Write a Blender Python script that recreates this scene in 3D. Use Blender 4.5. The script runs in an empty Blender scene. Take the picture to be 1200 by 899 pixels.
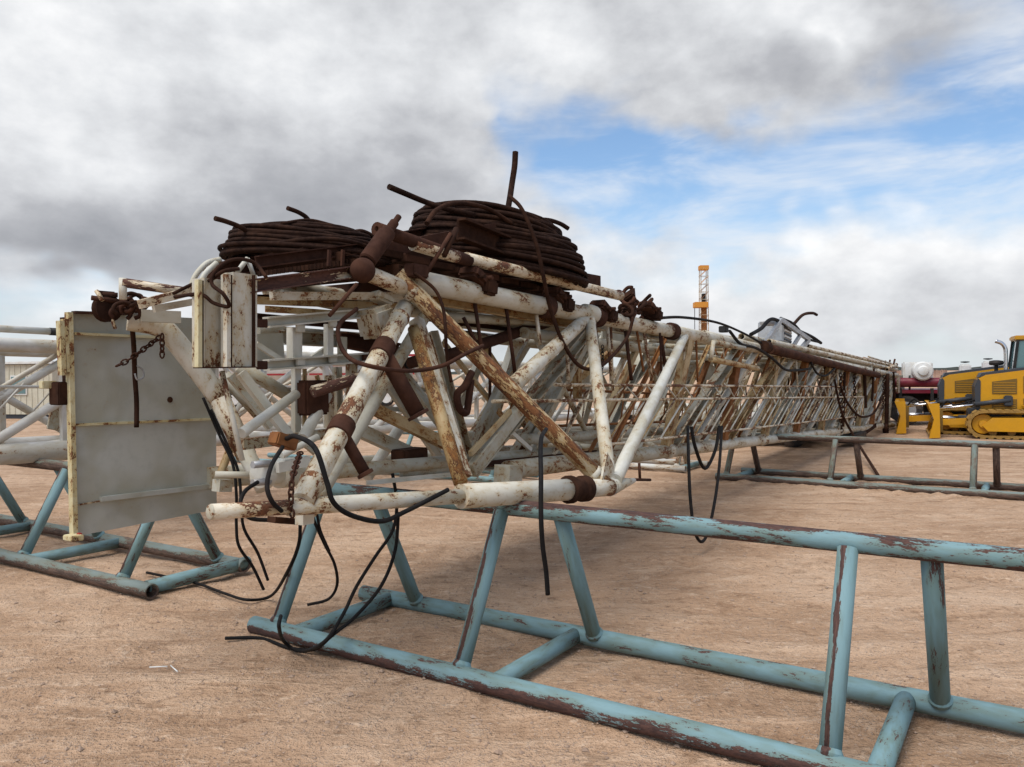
import bpy, math, random
import numpy as np
from mathutils import Vector, Matrix
random.seed(7); rng = np.random.default_rng(7)
SC = bpy.context.scene
COL = SC.collection
# ------------------------------------------------------------------ camera, sky, sun, exposure
F_PX, PITCH, ROLL, CAM_H = 939.0, -0.0150, -0.0081, 2.0      # focal length in photo pixels (1200 wide)
SUN_AZ, SUN_EL = math.radians(222), math.radians(62)         # compass from +Y clockwise
def _basis():
    cp, sp = math.cos(PITCH), math.sin(PITCH)
    fwd = Vector((0, cp, sp)); r0 = Vector((1, 0, 0)); u0 = Vector((0, -sp, cp))
    c, s = math.cos(ROLL), math.sin(ROLL)
    return r0*c + u0*s, fwd, u0*c - r0*s
RT, FW, UP = _basis()
CAM = Vector((0, 0, CAM_H))
cd = bpy.data.cameras.new('camera'); co = bpy.data.objects.new('camera', cd); COL.objects.link(co)
cd.sensor_width = 36; cd.lens = 36*F_PX/1200; cd.clip_start = 0.05; cd.clip_end = 6000
m = Matrix.Identity(4)
for i in range(3):
    m[i][0] = RT[i]; m[i][1] = UP[i]; m[i][2] = -FW[i]; m[i][3] = CAM[i]
co.matrix_world = m; SC.camera = co
SC.view_settings.view_transform = 'Standard'; SC.view_settings.look = 'None'
SC.view_settings.exposure = 1.2; SC.view_settings.gamma = 1
SC.render.resolution_x = 1024; SC.render.resolution_y = 767

class NT:                                                     # tiny node-tree helper
    def __init__(s, tree): s.t = tree
    def n(s, typ, **k):
        nd = s.t.nodes.new(typ)
        for a, b in k.items(): setattr(nd, a, b)
        return nd
    def l(s, a, b): s.t.links.new(a, b)
    def val(s, nd, i, v):
        if hasattr(v, 'is_output'): s.l(v, nd.inputs[i])
        else: nd.inputs[i].default_value = v
    def math(s, op, a, b=0.0, c=None, clamp=False):
        nd = s.n('ShaderNodeMath', operation=op, use_clamp=clamp); s.val(nd, 0, a); s.val(nd, 1, b)
        if c is not None: s.val(nd, 2, c)
        return nd.outputs[0]
    def vmath(s, op, a, b):
        nd = s.n('ShaderNodeVectorMath', operation=op); s.val(nd, 0, a); s.val(nd, 1, b); return nd.outputs[0]
    def noise(s, vec, scale, detail=5, rough=.55, dist=0.0, color=False):
        nd = s.n('ShaderNodeTexNoise'); s.l(vec, nd.inputs['Vector'])
        nd.inputs['Scale'].default_value = scale; nd.inputs['Detail'].default_value = detail
        nd.inputs['Roughness'].default_value = rough; nd.inputs['Distortion'].default_value = dist
        return nd.outputs['Color' if color else 'Fac']
    def step(s, x, a, b, lo=0.0, hi=1.0):
        nd = s.n('ShaderNodeMapRange', interpolation_type='SMOOTHSTEP'); s.val(nd, 0, x)
        nd.inputs[1].default_value = a; nd.inputs[2].default_value = b
        nd.inputs[3].default_value = lo; nd.inputs[4].default_value = hi; return nd.outputs[0]
    def mix(s, f, a, b, mode='MIX'):
        nd = s.n('ShaderNodeMix', data_type='RGBA', blend_type=mode); s.val(nd, 0, f)
        for i, v in ((6, a), (7, b)):
            if hasattr(v, 'is_output'): s.l(v, nd.inputs[i])
            else: nd.inputs[i].default_value = (*v, 1)
        return nd.outputs[2]
    def ramp(s, x, pts):
        nd = s.n('ShaderNodeValToRGB'); s.l(x, nd.inputs[0]); cr = nd.color_ramp
        while len(cr.elements) < len(pts): cr.elements.new(.5)
        for e, (p, c) in zip(cr.elements, pts): e.position = p; e.color = (*c, 1)
        return nd.outputs[0]

def build_world():
    w = bpy.data.worlds.new('World'); SC.world = w; w.use_nodes = True
    t = NT(w.node_tree); w.node_tree.nodes.clear()
    out = t.n('ShaderNodeOutputWorld'); bg = t.n('ShaderNodeBackground'); bg.inputs[1].default_value = 0.1
    sky = t.n('ShaderNodeTexSky', sky_type='NISHITA'); sky.sun_disc = False
    sky.sun_elevation = SUN_EL; sky.sun_rotation = SUN_AZ; sky.air_density = 1.0; sky.dust_density = 0.6; sky.ozone_density = 1.6
    tc = t.n('ShaderNodeTexCoord'); dirv = tc.outputs['Generated']
    sp = t.n('ShaderNodeSeparateXYZ'); t.l(dirv, sp.inputs[0])
    x, y, z = sp.outputs
    az = t.math('ARCTAN2', x, y)                              # 0 = ahead, + = right
    el = t.math('ARCSINE', z)
    zc = t.math('ADD', t.math('MAXIMUM', z, 0.0), 0.16)
    cp = t.n('ShaderNodeCombineXYZ')                          # cloud deck seen in perspective
    t.l(t.math('DIVIDE', x, zc), cp.inputs[0]); t.l(t.math('DIVIDE', y, zc), cp.inputs[1])
    deck = cp.outputs[0]
    ae = t.n('ShaderNodeCombineXYZ'); t.l(az, ae.inputs[0]); t.l(t.math('MULTIPLY', el, 1.5), ae.inputs[1])
    warp = t.noise(ae.outputs[0], 3.4, 4, .60, color=True)
    wae = t.vmath('ADD', ae.outputs[0], t.vmath('MULTIPLY', t.vmath('SUBTRACT', warp, (.5, .5, .5)), (.42, .42, 0)))
    def total(lst):                                           # cloud masses of the photographed sky, by compass direction and height
        s = None
        for px, py, sx, sy, amp in lst:
            mp = t.n('ShaderNodeMapping', vector_type='TEXTURE'); t.l(wae, mp.inputs[0])
            mp.inputs['Location'].default_value = (math.atan((px-600)/F_PX), 1.5*math.atan((435-py)/F_PX), 0)
            mp.inputs['Scale'].default_value = (1.6*sx/F_PX, 2.4*sy/F_PX, 1)
            gr = t.n('ShaderNodeTexGradient', gradient_type='QUADRATIC_SPHERE'); t.l(mp.outputs[0], gr.inputs[0])
            s = t.math('MULTIPLY_ADD', gr.outputs['Fac'], amp, s if s is not None else 0.0)
        return s
    n1 = t.noise(deck, 1.0, 4, .5, .1); n2 = t.noise(ae.outputs[0], 5.0, 7, .56, .0); n4 = t.noise(ae.outputs[0], 13.0, 6, .58, .0)
    wis = t.n('ShaderNodeMapping'); t.l(ae.outputs[0], wis.inputs[0]); wis.inputs['Rotation'].default_value = (0, 0, -.50); wis.inputs['Scale'].default_value = (3.0, 7.0, 1)
    n3 = t.noise(wis.outputs[0], 1.5, 5, .62, .3)
    cov = total([(100, 80, 560, 300, .95), (420, 100, 260, 200, .55), (870, 85, 185, 135, .85), (1080, 40, 150, 75, .42), (1000, 370, 560, 85, .75), (250, 290, 420, 80, .40),
                 (640, 10, 170, 70, .50), (740, 190, 150, 75, -.75), (900, 245, 300, 45, -.50), (1130, 200, 180, 60, -.30), (610, 120, 70, 60, -.30), (150, 330, 90, 30, -.40)])
    dens = t.math('ADD', t.math('ADD', t.math('MULTIPLY', n1, .30), t.math('MULTIPLY', n2, .90)), cov)
    cloud = t.step(dens, .46, .98)
    wisp = t.math('MULTIPLY', t.step(n3, .36, .74), .80)
    # thick middle of the deck is grey, thin edges are bright
    shade = total([(220, 280, 440, 85, -.20), (60, 305, 240, 55, -.14), (430, 210, 330, 130, -.12), (30, 130, 240, 180, .13), (860, 120, 200, 120, -.16), (600, 70, 150, 90, .06), (200, 40, 420, 120, .07),
                   (1060, 85, 160, 80, -.13), (950, 60, 60, 80, .25), (1000, 310, 420, 80, .20), (140, 350, 150, 36, .26), (680, 60, 120, 60, .06)])
    lum = t.math('ADD', t.math('MULTIPLY_ADD', n2, .70, t.math('MULTIPLY_ADD', n4, .30, .205)), shade)
    ccol = t.ramp(lum, [(0.0, (.95, .99, 1.10)), (.3, (1.32, 1.38, 1.52)), (.55, (2.15, 2.20, 2.34)), (.78, (3.5, 3.57, 3.68)), (1.0, (4.9, 4.9, 4.9))])
    blue = t.mix(1.0, sky.outputs[0], (.62, .68, .72), 'MULTIPLY')
    hz = t.step(el, 0.0, .26, .60, 0.0)
    blue = t.mix(hz, blue, (2.9, 3.25, 3.7))
    c1 = t.mix(wisp, blue, (3.7, 3.85, 4.05))
    c2 = t.mix(cloud, c1, ccol)
    t.l(c2, bg.inputs[0]); t.l(bg.outputs[0], out.inputs[0])
build_world()
sl = bpy.data.lights.new('sun', 'SUN'); so = bpy.data.objects.new('sun', sl); COL.objects.link(so)
sl.energy = 1.5; sl.angle = math.radians(42); sl.color = (1.0, .95, .88)
sd = Vector((math.sin(SUN_AZ)*math.cos(SUN_EL), math.cos(SUN_AZ)*math.cos(SUN_EL), math.sin(SUN_EL)))
so.rotation_euler = sd.to_track_quat('Z', 'Y').to_euler(); so.location = (0, 0, 30)

# ------------------------------------------------------------------ measuring: photo pixel -> direction -> point on a known plane
def ray(x, y): return FW + RT*((x-600)/F_PX) + UP*((449.5-y)/F_PX)
def on_plane(x, y, p, n):
    d = ray(x, y); return CAM + d*((p-CAM).dot(n)/d.dot(n))
def gz(x, y, z=0.0): return on_plane(x, y, Vector((0, 0, z)), Vector((0, 0, 1)))
def depth(p): return (p-CAM).dot(FW)
def atd(x, y, d): return CAM + ray(x, y)*d
TH = .576
U = Vector((math.sin(TH), math.cos(TH), 0)); V = Vector((-math.cos(TH), math.sin(TH), 0)); Z = Vector((0, 0, 1))
RACK_D, RACK_W, RACK_H, RACK_R = 4.064, 1.10, 1.062, .072
O = U*RACK_D                                                  # yard frame: s along the mast, v along the racks
V0 = 3.93                                                     # near face of the mast
def S(s, v, z): return O + U*s + V*v + Z*z
def K(s, q, z): return S(s, V0+q, z)                          # mast frame: q = 0 near face, q = QW far face
def M(x, y, q=0.0): return on_plane(x, y, O + V*(V0+q), V)
def sOf(p): return (p-O).dot(U)
def vOf(p): return (p-O).dot(V)
QW = 1.3
def zb(s): return 1.19 - .0430*(s-.28)
def zt(s): return 2.70 - .0365*(s-.44)

# ------------------------------------------------------------------ object helpers
WM = {}
def link(o, parent, mw):
    COL.objects.link(o)
    if parent is not None:
        o.parent = parent; o.matrix_parent_inverse = WM[parent.name].inverted()
    o.matrix_basis = mw; WM[o.name] = mw
    return o
def thing(name, label, cat, loc, group=None):
    o = bpy.data.objects.new(name, None); o.empty_display_size = .2
    link(o, None, Matrix.Translation(loc)); return tag(o, label, cat, group)
def tag(o, label=None, cat=None, group=None, kind=None):
    if label: o['label'] = label
    if cat: o['category'] = cat
    if group: o['group'] = group
    if kind: o['kind'] = kind
    return o
def mesh(name, vs, fs, mat, parent=None, mw=None, smooth=False, flat_caps=0):
    me = bpy.data.meshes.new(name); me.from_pydata([tuple(v) for v in vs], [], fs); me.update()
    if smooth:
        fl = np.ones(len(me.polygons), bool)
        if flat_caps: fl[-flat_caps:] = False
        me.polygons.foreach_set('use_smooth', fl)
    me.materials.append(mat)
    return link(bpy.data.objects.new(name, me), parent, mw or Matrix.Identity(4))
def axis_matrix(p1, p2, hint=None):
    z = (p2-p1).normalized(); h = hint or (Z if abs(z.z) < .95 else U)
    x = h.cross(z).normalized() if hint is None else (h - z*h.dot(z)).normalized()
    y = z.cross(x); mm = Matrix.Identity(4)
    for i in range(3): mm[i][0] = x[i]; mm[i][1] = y[i]; mm[i][2] = z[i]; mm[i][3] = p1[i]
    return mm, (p2-p1).length
def tube(name, p1, p2, r, mat, parent=None, r2=None, n=14, bore=0.0):
    mw, L = axis_matrix(p1, p2); r2 = r2 or r; vs = []; fs = []
    segs = max(1, int(L/.5))
    for k in range(segs+1):
        rr = r+(r2-r)*k/segs
        for i in range(n): a = 2*math.pi*i/n; vs.append((rr*math.cos(a), rr*math.sin(a), L*k/segs))
    for k in range(segs):
        for i in range(n): j = (i+1) % n; fs.append((k*n+i, k*n+j, (k+1)*n+j, (k+1)*n+i))
    e = segs*n
    if bore:                                                  # open pipe ends
        b = len(vs)
        for zz in (0, min(.35, L*.4), L-min(.35, L*.4), L):
            for i in range(n): a = 2*math.pi*i/n; vs.append((bore*math.cos(a), bore*math.sin(a), zz))
        for i in range(n):
            j = (i+1) % n
            fs += [(b+i, b+n+i, b+n+j, b+j), (b+2*n+i, b+3*n+i, b+3*n+j, b+2*n+j)]
        fs += [tuple(b+n+i for i in range(n)), tuple(b+2*n+i for i in reversed(range(n)))]
        for i in range(n):
            j = (i+1) % n; fs += [(i, b+i, b+j, j), (e+j, b+3*n+j, b+3*n+i, e+i)]
        caps = 2*n+2
    else:
        fs += [tuple(reversed(range(n))), tuple(e+i for i in range(n))]; caps = 2
    return mesh(name, vs, fs, mat, parent, mw, True, caps)
PROF = {
 'box': lambda a, b, t: [(-a, -b), (a, -b), (a, b), (-a, b)],
 'chan': lambda a, b, t: [(-a, -b), (a, -b), (a, b), (a-t, b), (a-t, -b+t), (-a+t, -b+t), (-a+t, b), (-a, b)],
 'angle': lambda a, b, t: [(-a, -b), (a, -b), (a, -b+t), (-a+t, -b+t), (-a+t, b), (-a, b)],
 'I': lambda a, b, t: [(-a, -b), (a, -b), (a, -b+t), (t/2, -b+t), (t/2, b-t), (a, b-t), (a, b), (-a, b), (-a, b-t), (-t/2, b-t), (-t/2, -b+t), (-a, -b+t)],
}
def beam(name, p1, p2, a, b, mat, parent=None, hint=None, prof='box', t=.012):
    """bar from p1 to p2, full width a along 'hint', full depth b across it"""
    mw, L = axis_matrix(p1, p2, hint); pf = PROF[prof](a/2, b/2, t); n = len(pf)
    vs = [(x, y, 0) for x, y in pf]+[(x, y, L) for x, y in pf]
    fs = [(i, (i+1) % n, n+(i+1) % n, n+i) for i in range(n)]+[tuple(reversed(range(n))), tuple(range(n, 2*n))]
    return mesh(name, vs, fs, mat, parent, mw)
def box(name, c, ax, ay, az, sx, sy, sz, mat, parent=None, bev=0.0):
    """box centred at c with full sizes along the three given axes, edges chamfered"""
    ax, ay, az = ax.normalized(), ay.normalized(), az.normalized()
    hx, hy, hz = sx/2, sy/2, sz/2; mm = Matrix.Identity(4)
    for i in range(3): mm[i][0] = ax[i]; mm[i][1] = ay[i]; mm[i][2] = az[i]; mm[i][3] = c[i]
    if bev <= 0:
        vs = [(x, y, z) for z in (-hz, hz) for y in (-hy, hy) for x in (-hx, hx)]
        fs = [(0, 2, 3, 1), (4, 5, 7, 6), (0, 1, 5, 4), (2, 6, 7, 3), (0, 4, 6, 2), (1, 3, 7, 5)]
        return mesh(name, vs, fs, mat, parent, mm)
    import bmesh
    bm = bmesh.new(); bmesh.ops.create_cube(bm, size=1)
    for v_ in bm.verts: v_.co = Vector((v_.co.x*sx, v_.co.y*sy, v_.co.z*sz))
    bmesh.ops.bevel(bm, geom=list(bm.edges), offset=bev, segments=2, affect='EDGES')
    me = bpy.data.meshes.new(name); bm.to_mesh(me); bm.free(); me.materials.append(mat)
    return link(bpy.data.objects.new(name, me), parent, mm)
def catmull(pts, k=8):
    pts = [Vector(p) for p in pts]; P = [pts[0]*2-pts[1]]+pts+[pts[-1]*2-pts[-2]]; out = []
    for i in range(1, len(P)-2):
        a, b, c, d = P[i-1:i+3]
        for j in range(k):
            t = j/k; out.append(.5*((2*b)+(c-a)*t+(2*a-5*b+4*c-d)*t*t+(3*b-a-3*c+d)*t**3))
    return out+[pts[-1]]
def sweep_np(pts, r, n=8):
    P = np.array([tuple(p) for p in pts]); T = np.gradient(P, axis=0); T /= np.linalg.norm(T, axis=1)[:, None]+1e-9
    N = np.zeros_like(P); a = np.array([0, 0, 1.0]) if abs(T[0][2]) < .9 else np.array([1.0, 0, 0])
    for i in range(len(P)):
        a = a-T[i]*a.dot(T[i]); a /= np.linalg.norm(a)+1e-9; N[i] = a
    B = np.cross(T, N); ang = np.arange(n)*2*np.pi/n
    vs = (P[:, None]+r*(np.cos(ang)[None, :, None]*N[:, None]+np.sin(ang)[None, :, None]*B[:, None])).reshape(-1, 3)
    fs = [(k*n+i, k*n+(i+1) % n, (k+1)*n+(i+1) % n, (k+1)*n+i) for k in range(len(P)-1) for i in range(n)]
    e = (len(P)-1)*n
    fs += [tuple(reversed(range(n))), tuple(e+i for i in range(n))]
    return vs.tolist(), fs
def hose(name, pts, r, mat, parent=None, smooth=8, n=8):
    P = catmull(pts, smooth) if smooth > 1 else [Vector(p) for p in pts]
    o = P[0].copy(); vs, fs = sweep_np([p-o for p in P], r, n)
    return mesh(name, vs, fs, mat, parent, Matrix.Translation(o), True, 2)
def lathe(name, p, axis, prof, mat, parent=None, n=20, hint=None):
    """surface of revolution: prof = [(radius, height)...] along axis from p"""
    mw, _ = axis_matrix(p, p+axis.normalized(), hint); vs = []; fs = []
    for r, h in prof:
        for i in range(n): a = 2*math.pi*i/n; vs.append((r*math.cos(a), r*math.sin(a), h))
    for k in range(len(prof)-1):
        for i in range(n): j = (i+1) % n; fs.append((k*n+i, k*n+j, (k+1)*n+j, (k+1)*n+i))
    e = (len(prof)-1)*n; fs += [tuple(reversed(range(n))), tuple(e+i for i in range(n))]
    o = mesh(name, vs, fs, mat, parent, mw, True, 2)
    o.data.set_sharp_from_angle(angle=math.radians(35)); return o
def extrude(name, poly, p, ax, ay, thick, mat, parent=None):
    """flat polygon (list of (x,y) metres in axes ax, ay at p) with thickness along ax x ay"""
    ax = ax.normalized(); az = ax.cross(ay).normalized(); ay = az.cross(ax); n = len(poly); mm = Matrix.Identity(4)
    for i in range(3): mm[i][0] = ax[i]; mm[i][1] = ay[i]; mm[i][2] = az[i]; mm[i][3] = p[i]
    vs = [(x, y, -thick/2) for x, y in poly]+[(x, y, thick/2) for x, y in poly]
    fs = [tuple(reversed(range(n))), tuple(range(n, 2*n))]+[(i, (i+1) % n, n+(i+1) % n, n+i) for i in range(n)]
    return mesh(name, vs, fs, mat, parent, mm)
def chain(name, pts, mat, parent=None, link_r=.022, wire=.007):
    P = catmull(pts, 10); step = link_r*2.3; acc = 0; vs = []; fs = []; o = P[0].copy(); k = 0; i = 0
    L = [0]
    for a, b in zip(P, P[1:]): L.append(L[-1]+(b-a).length)
    tot = L[-1]; cnt = int(tot/step)
    for k in range(cnt):
        t = (k+.5)*step
        while i < len(L)-2 and L[i+1] < t: i += 1
        f = (t-L[i])/max(1e-6, L[i+1]-L[i]); c = P[i].lerp(P[i+1], f)-o; tg = (P[i+1]-P[i]).normalized()
        h = Z if abs(tg.z) < .9 else U
        x = h.cross(tg).normalized(); y = tg.cross(x)
        if k % 2: x, y = y, x
        ring = [c+tg*(math.sin(a)*link_r*1.6)+x*(math.cos(a)*link_r) for a in np.linspace(0, 2*math.pi, 11)[:-1]]
        b0 = len(vs)
        for q in range(10):
            rad = (ring[q]-c).normalized(); nn = tg.cross(x)
            for a in range(5): an = a*2*math.pi/5; vs.append(ring[q]+rad*(wire*math.cos(an))+nn*(wire*math.sin(an)))
        for q in range(10):
            for a in range(5): fs.append((b0+q*5+a, b0+((q+1) % 10)*5+a, b0+((q+1) % 10)*5+(a+1) % 5, b0+q*5+(a+1) % 5))
    return mesh(name, vs, fs, mat, parent, Matrix.Translation(o), True)

# ------------------------------------------------------------------ materials
def new_mat(name):
    mt = bpy.data.materials.new(name); mt.use_nodes = True; t = NT(mt.node_tree); mt.node_tree.nodes.clear()
    out = t.n('ShaderNodeOutputMaterial'); b = t.n('ShaderNodeBsdfPrincipled'); t.l(b.outputs[0], out.inputs[0])
    return mt, t, b
def obj_vec(t, sx=1, sy=1, sz=1):
    tc = t.n('ShaderNodeTexCoord'); oi = t.n('ShaderNodeObjectInfo')
    off = t.n('ShaderNodeCombineXYZ'); r = t.math('MULTIPLY', oi.outputs['Random'], 57.0)
    t.l(r, off.inputs[0]); t.l(r, off.inputs[1]); t.l(r, off.inputs[2])
    v = t.vmath('ADD', tc.outputs['Object'], off.outputs[0])
    return t.vmath('MULTIPLY', v, (sx, sy, sz)), oi.outputs['Random']
def paint(name, base, gone=.1, rcol=(.075, .030, .018), rcol2=(.20, .080, .030), sz=.55, stain=.5, rough=.55, fs=1.7, var=.12, blotch=.40, wear=None):
    """old paint with rust breaking through; gone = share of the paint that has rusted away"""
    from statistics import NormalDist
    mt, t, b = new_mat(name); vec, rnd = obj_vec(t, 1, 1, sz)
    big = t.noise(vec, 3.1*fs, 2, .6, .3); mid = t.noise(vec, 17*fs, 4, .68); fin = t.noise(vec, 80*fs, 2, .6)
    mixn = t.math('ADD', t.math('ADD', t.math('MULTIPLY', big, blotch), t.math('MULTIPLY', mid, .82-blotch)), t.math('MULTIPLY', fin, .18))
    thr = .5+.070*NormalDist().inv_cdf(1-gone)
    d = t.math('SUBTRACT', mixn, t.math('ADD', thr, t.math('MULTIPLY', t.math('SUBTRACT', rnd, .5), .035)))
    if wear:                                                  # where handling and soil have worn a pipe: underside, top and bottom, or a chain-rubbed stripe
        tc = t.n('ShaderNodeTexCoord'); ss = t.n('ShaderNodeSeparateXYZ'); t.l(tc.outputs['Object'], ss.inputs[0]); lx, ly = ss.outputs[0], ss.outputs[1]
        if wear == 'low': d = t.math('ADD', d, t.math('SUBTRACT', t.step(ly, .055, -.015, 0, .15), .055))
        if wear == 'topbot': d = t.math('ADD', d, t.math('SUBTRACT', t.step(t.math('ABSOLUTE', t.math('ADD', ly, .002)), .026, .068, 0, .13), .050))
        if wear == 'stripe':
            off = t.math('ABSOLUTE', t.math('ADD', t.math('SUBTRACT', lx, .014), t.math('ADD', t.math('MULTIPLY', t.math('SUBTRACT', big, .5), .07), t.math('MULTIPLY', t.math('SUBTRACT', mid, .5), .05))))
            d = t.math('ADD', d, t.math('MULTIPLY', t.step(off, .020, .010, 0, .20), t.step(ly, .0, .02)))
    mask = t.step(d, -.009, .009)
    halo = t.math('MULTIPLY', t.step(d, -.095, .0), stain)
    pc = t.mix(t.step(big, .36, .62, 0, .62), base, tuple(c*k for c, k in zip(base, (.66, .60, .46))))
    pc = t.mix(t.step(mid, .45, .75, 0, .30), pc, tuple(c*.62 for c in base))
    pc = t.mix(t.math('MULTIPLY', t.math('SUBTRACT', rnd, .2), var), pc, (.50, .45, .36))
    pc = t.mix(halo, pc, (base[0]*.55+.10, base[1]*.40+.05, base[2]*.2+.012))
    rc = t.mix(t.step(mid, .40, .62), rcol, rcol2)
    rc = t.mix(t.step(fin, .4, .7, 0, .45), rc, tuple(c*.5 for c in rcol))
    t.l(t.mix(mask, pc, rc), b.inputs['Base Color'])
    t.l(t.step(mask, 0, 1, rough, .88), b.inputs['Roughness'])
    b.inputs['Specular IOR Level'].default_value = .35
    bp = t.n('ShaderNodeBump'); bp.inputs['Strength'].default_value = .35; bp.inputs['Distance'].default_value = .005
    t.l(t.math('SUBTRACT', t.math('MULTIPLY', fin, .5), t.math('MULTIPLY', mask, .6)), bp.inputs['Height']); t.l(bp.outputs[0], b.inputs['Normal'])
    return mt
def plain(name, col, rough=.6, metal=0.0, var=.25, scale=14, dust=None, bump=.15, spec=.3):
    mt, t, b = new_mat(name); vec, rnd = obj_vec(t)
    a = t.noise(vec, scale, 4, .65); g = t.noise(vec, scale*.22, 2, .6)
    c = t.mix(t.step(a, .3, .75, 0, var*1.6), col, tuple(x*.55 for x in col))
    if dust: c = t.mix(t.step(g, .42, .70, 0, .55), c, dust)
    t.l(c, b.inputs['Base Color']); b.inputs['Metallic'].default_value = metal; b.inputs['Specular IOR Level'].default_value = spec
    t.l(t.step(a, .3, .7, max(.05, rough-.1), min(1, rough+.12)), b.inputs['Roughness'])
    if bump:
        bp = t.n('ShaderNodeBump'); bp.inputs['Strength'].default_value = bump; bp.inputs['Distance'].default_value = .01
        t.l(a, bp.inputs['Height']); t.l(bp.outputs[0], b.inputs['Normal'])
    return mt
WHITE = (.56, .53, .445); GREY = (.41, .395, .325)
m_white = paint('white_paint_worn', WHITE, .17, rcol2=(.16, .062, .026))
m_white2 = paint('white_paint_rusty', WHITE, .32)
m_clean = paint('white_paint_fair', (.56, .55, .49), .035, stain=.35)
m_panel = paint('grey_panel_paint', (.455, .47, .43), .014, sz=1, stain=.3, rough=.42, fs=.8)
m_grey = paint('grey_white_paint', GREY, .15)
m_ochre = paint('ochre_stained_paint', (.42, .31, .16), .28, rcol2=(.27, .12, .035))
m_diag = paint('rusted_orange_white', (.54, .46, .31), .60, rcol=(.070, .028, .016), rcol2=(.24, .098, .034), stain=.8, sz=.3)
m_rust = plain('dark_rust', (.058, .027, .0185), .95, var=.5, scale=16, dust=(.098, .042, .024), bump=.3, spec=.08)
m_rust2 = plain('orange_rust', (.22, .085, .028), .88, var=.5, scale=14, dust=(.36, .16, .05), bump=.3)
m_darkrust = plain('brown_black_rust', (.036, .017, .011), .95, var=.5, scale=22, dust=(.072, .032, .018), bump=.3, spec=.08)
m_rope = plain('rusted_wire_rope', (.027, .0135, .0095), .95, var=.6, scale=40, dust=(.054, .026, .016), bump=.5, spec=.08)
m_wornbeam = paint('rust_beam_with_paint_left', (.66, .60, .48), .72, rcol=(.070, .032, .024), rcol2=(.115, .050, .034), sz=.25)
m_wornpipe = paint('half_rusted_pipe', (.64, .58, .46), .40, rcol=(.075, .030, .020), rcol2=(.18, .072, .032))
BL = dict(rcol=(.055, .030, .026), rcol2=(.105, .052, .040), stain=.12, var=.03, blotch=.46)
TEAL = (.165, .275, .298)
m_blue = paint('blue_paint_chipped', TEAL, .13, sz=.30, fs=4.0, rough=.7, **BL)
m_blue_leg = paint('blue_paint_rubbed_stripe', TEAL, .09, sz=.16, fs=4.0, rough=.7, wear='stripe', **BL)
m_blue_low = paint('blue_paint_rusted_below', TEAL, .42, sz=.24, fs=3.6, rough=.7, wear='low', **BL)
m_blue_worn = paint('blue_paint_badly_chipped', TEAL, .44, sz=.24, fs=3.6, rough=.7, wear='topbot', **BL)
m_green = paint('green_grey_paint_worn', (.160, .200, .188), .48, rcol=(.070, .046, .036), rcol2=(.15, .10, .075), sz=.18, fs=2.6, stain=.2, var=.04, rough=.7, wear='low')
m_palerack = paint('pale_rack_paint', (.50, .50, .47), .25, sz=.2)
m_yellow_edge = paint('yellow_edge_paint', (.60, .54, .33), .24, rcol=(.075, .04, .03), sz=.6)
m_rubber = plain('black_rubber', (.010, .009, .009), .75, var=.3, scale=20, dust=(.022, .017, .014), bump=.1, spec=.15)
m_black = plain('black_iron', (.018, .017, .017), .6, var=.4, scale=12, dust=(.05, .038, .03))
m_tyre = plain('tyre_rubber', (.022, .021, .021), .8, var=.3, scale=20, dust=(.12, .085, .06))
m_cat = plain('machine_yellow', (.56, .275, .008), .42, var=.12, scale=6, dust=(.46, .235, .03), bump=.04)
m_catd = plain('machine_grille', (.17, .10, .02), .6, var=.3, scale=60)
m_mgrey = plain('machine_dark_grey', (.045, .050, .058), .5, var=.2)
m_track = plain('track_steel', (.30, .175, .045), .6, metal=.1, var=.5, scale=20, dust=(.46, .27, .07))
m_chrome = plain('chrome_rod', (.65, .65, .66), .2, metal=1.0, var=.1, bump=0)
m_steel = plain('galvanised_steel', (.42, .43, .44), .5, metal=.35, var=.35, scale=18, dust=(.30, .27, .23))
m_maroon = plain('maroon_paint', (.16, .012, .028), .4, var=.2, dust=(.2, .05, .05))
m_tank = plain('white_tank_paint', (.70, .70, .67), .45, var=.15, dust=(.55, .50, .43))
m_cream = plain('cream_siding', (.56, .53, .42), .7, var=.15, dust=(.45, .40, .3))
m_redstripe = plain('red_stripe_paint', (.36, .035, .04), .5, var=.2)
m_orange = plain('derrick_orange', (.62, .27, .04), .55, var=.3)
m_far = plain('distant_scrub', (.045, .050, .040), .9, var=.4, scale=.2)
m_farwall = plain('distant_wall', (.33, .20, .14), .9, var=.2, scale=.5)
m_light = plain('amber_lens', (.35, .02, .015), .25, var=.05, bump=0)
def glass_mat():
    mt, t, b = new_mat('cab_glass'); b.inputs['Base Color'].default_value = (.10, .20, .21, 1); b.inputs['Roughness'].default_value = .06
    b.inputs['Specular IOR Level'].default_value = .8; return mt
m_glass = glass_mat()
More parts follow.
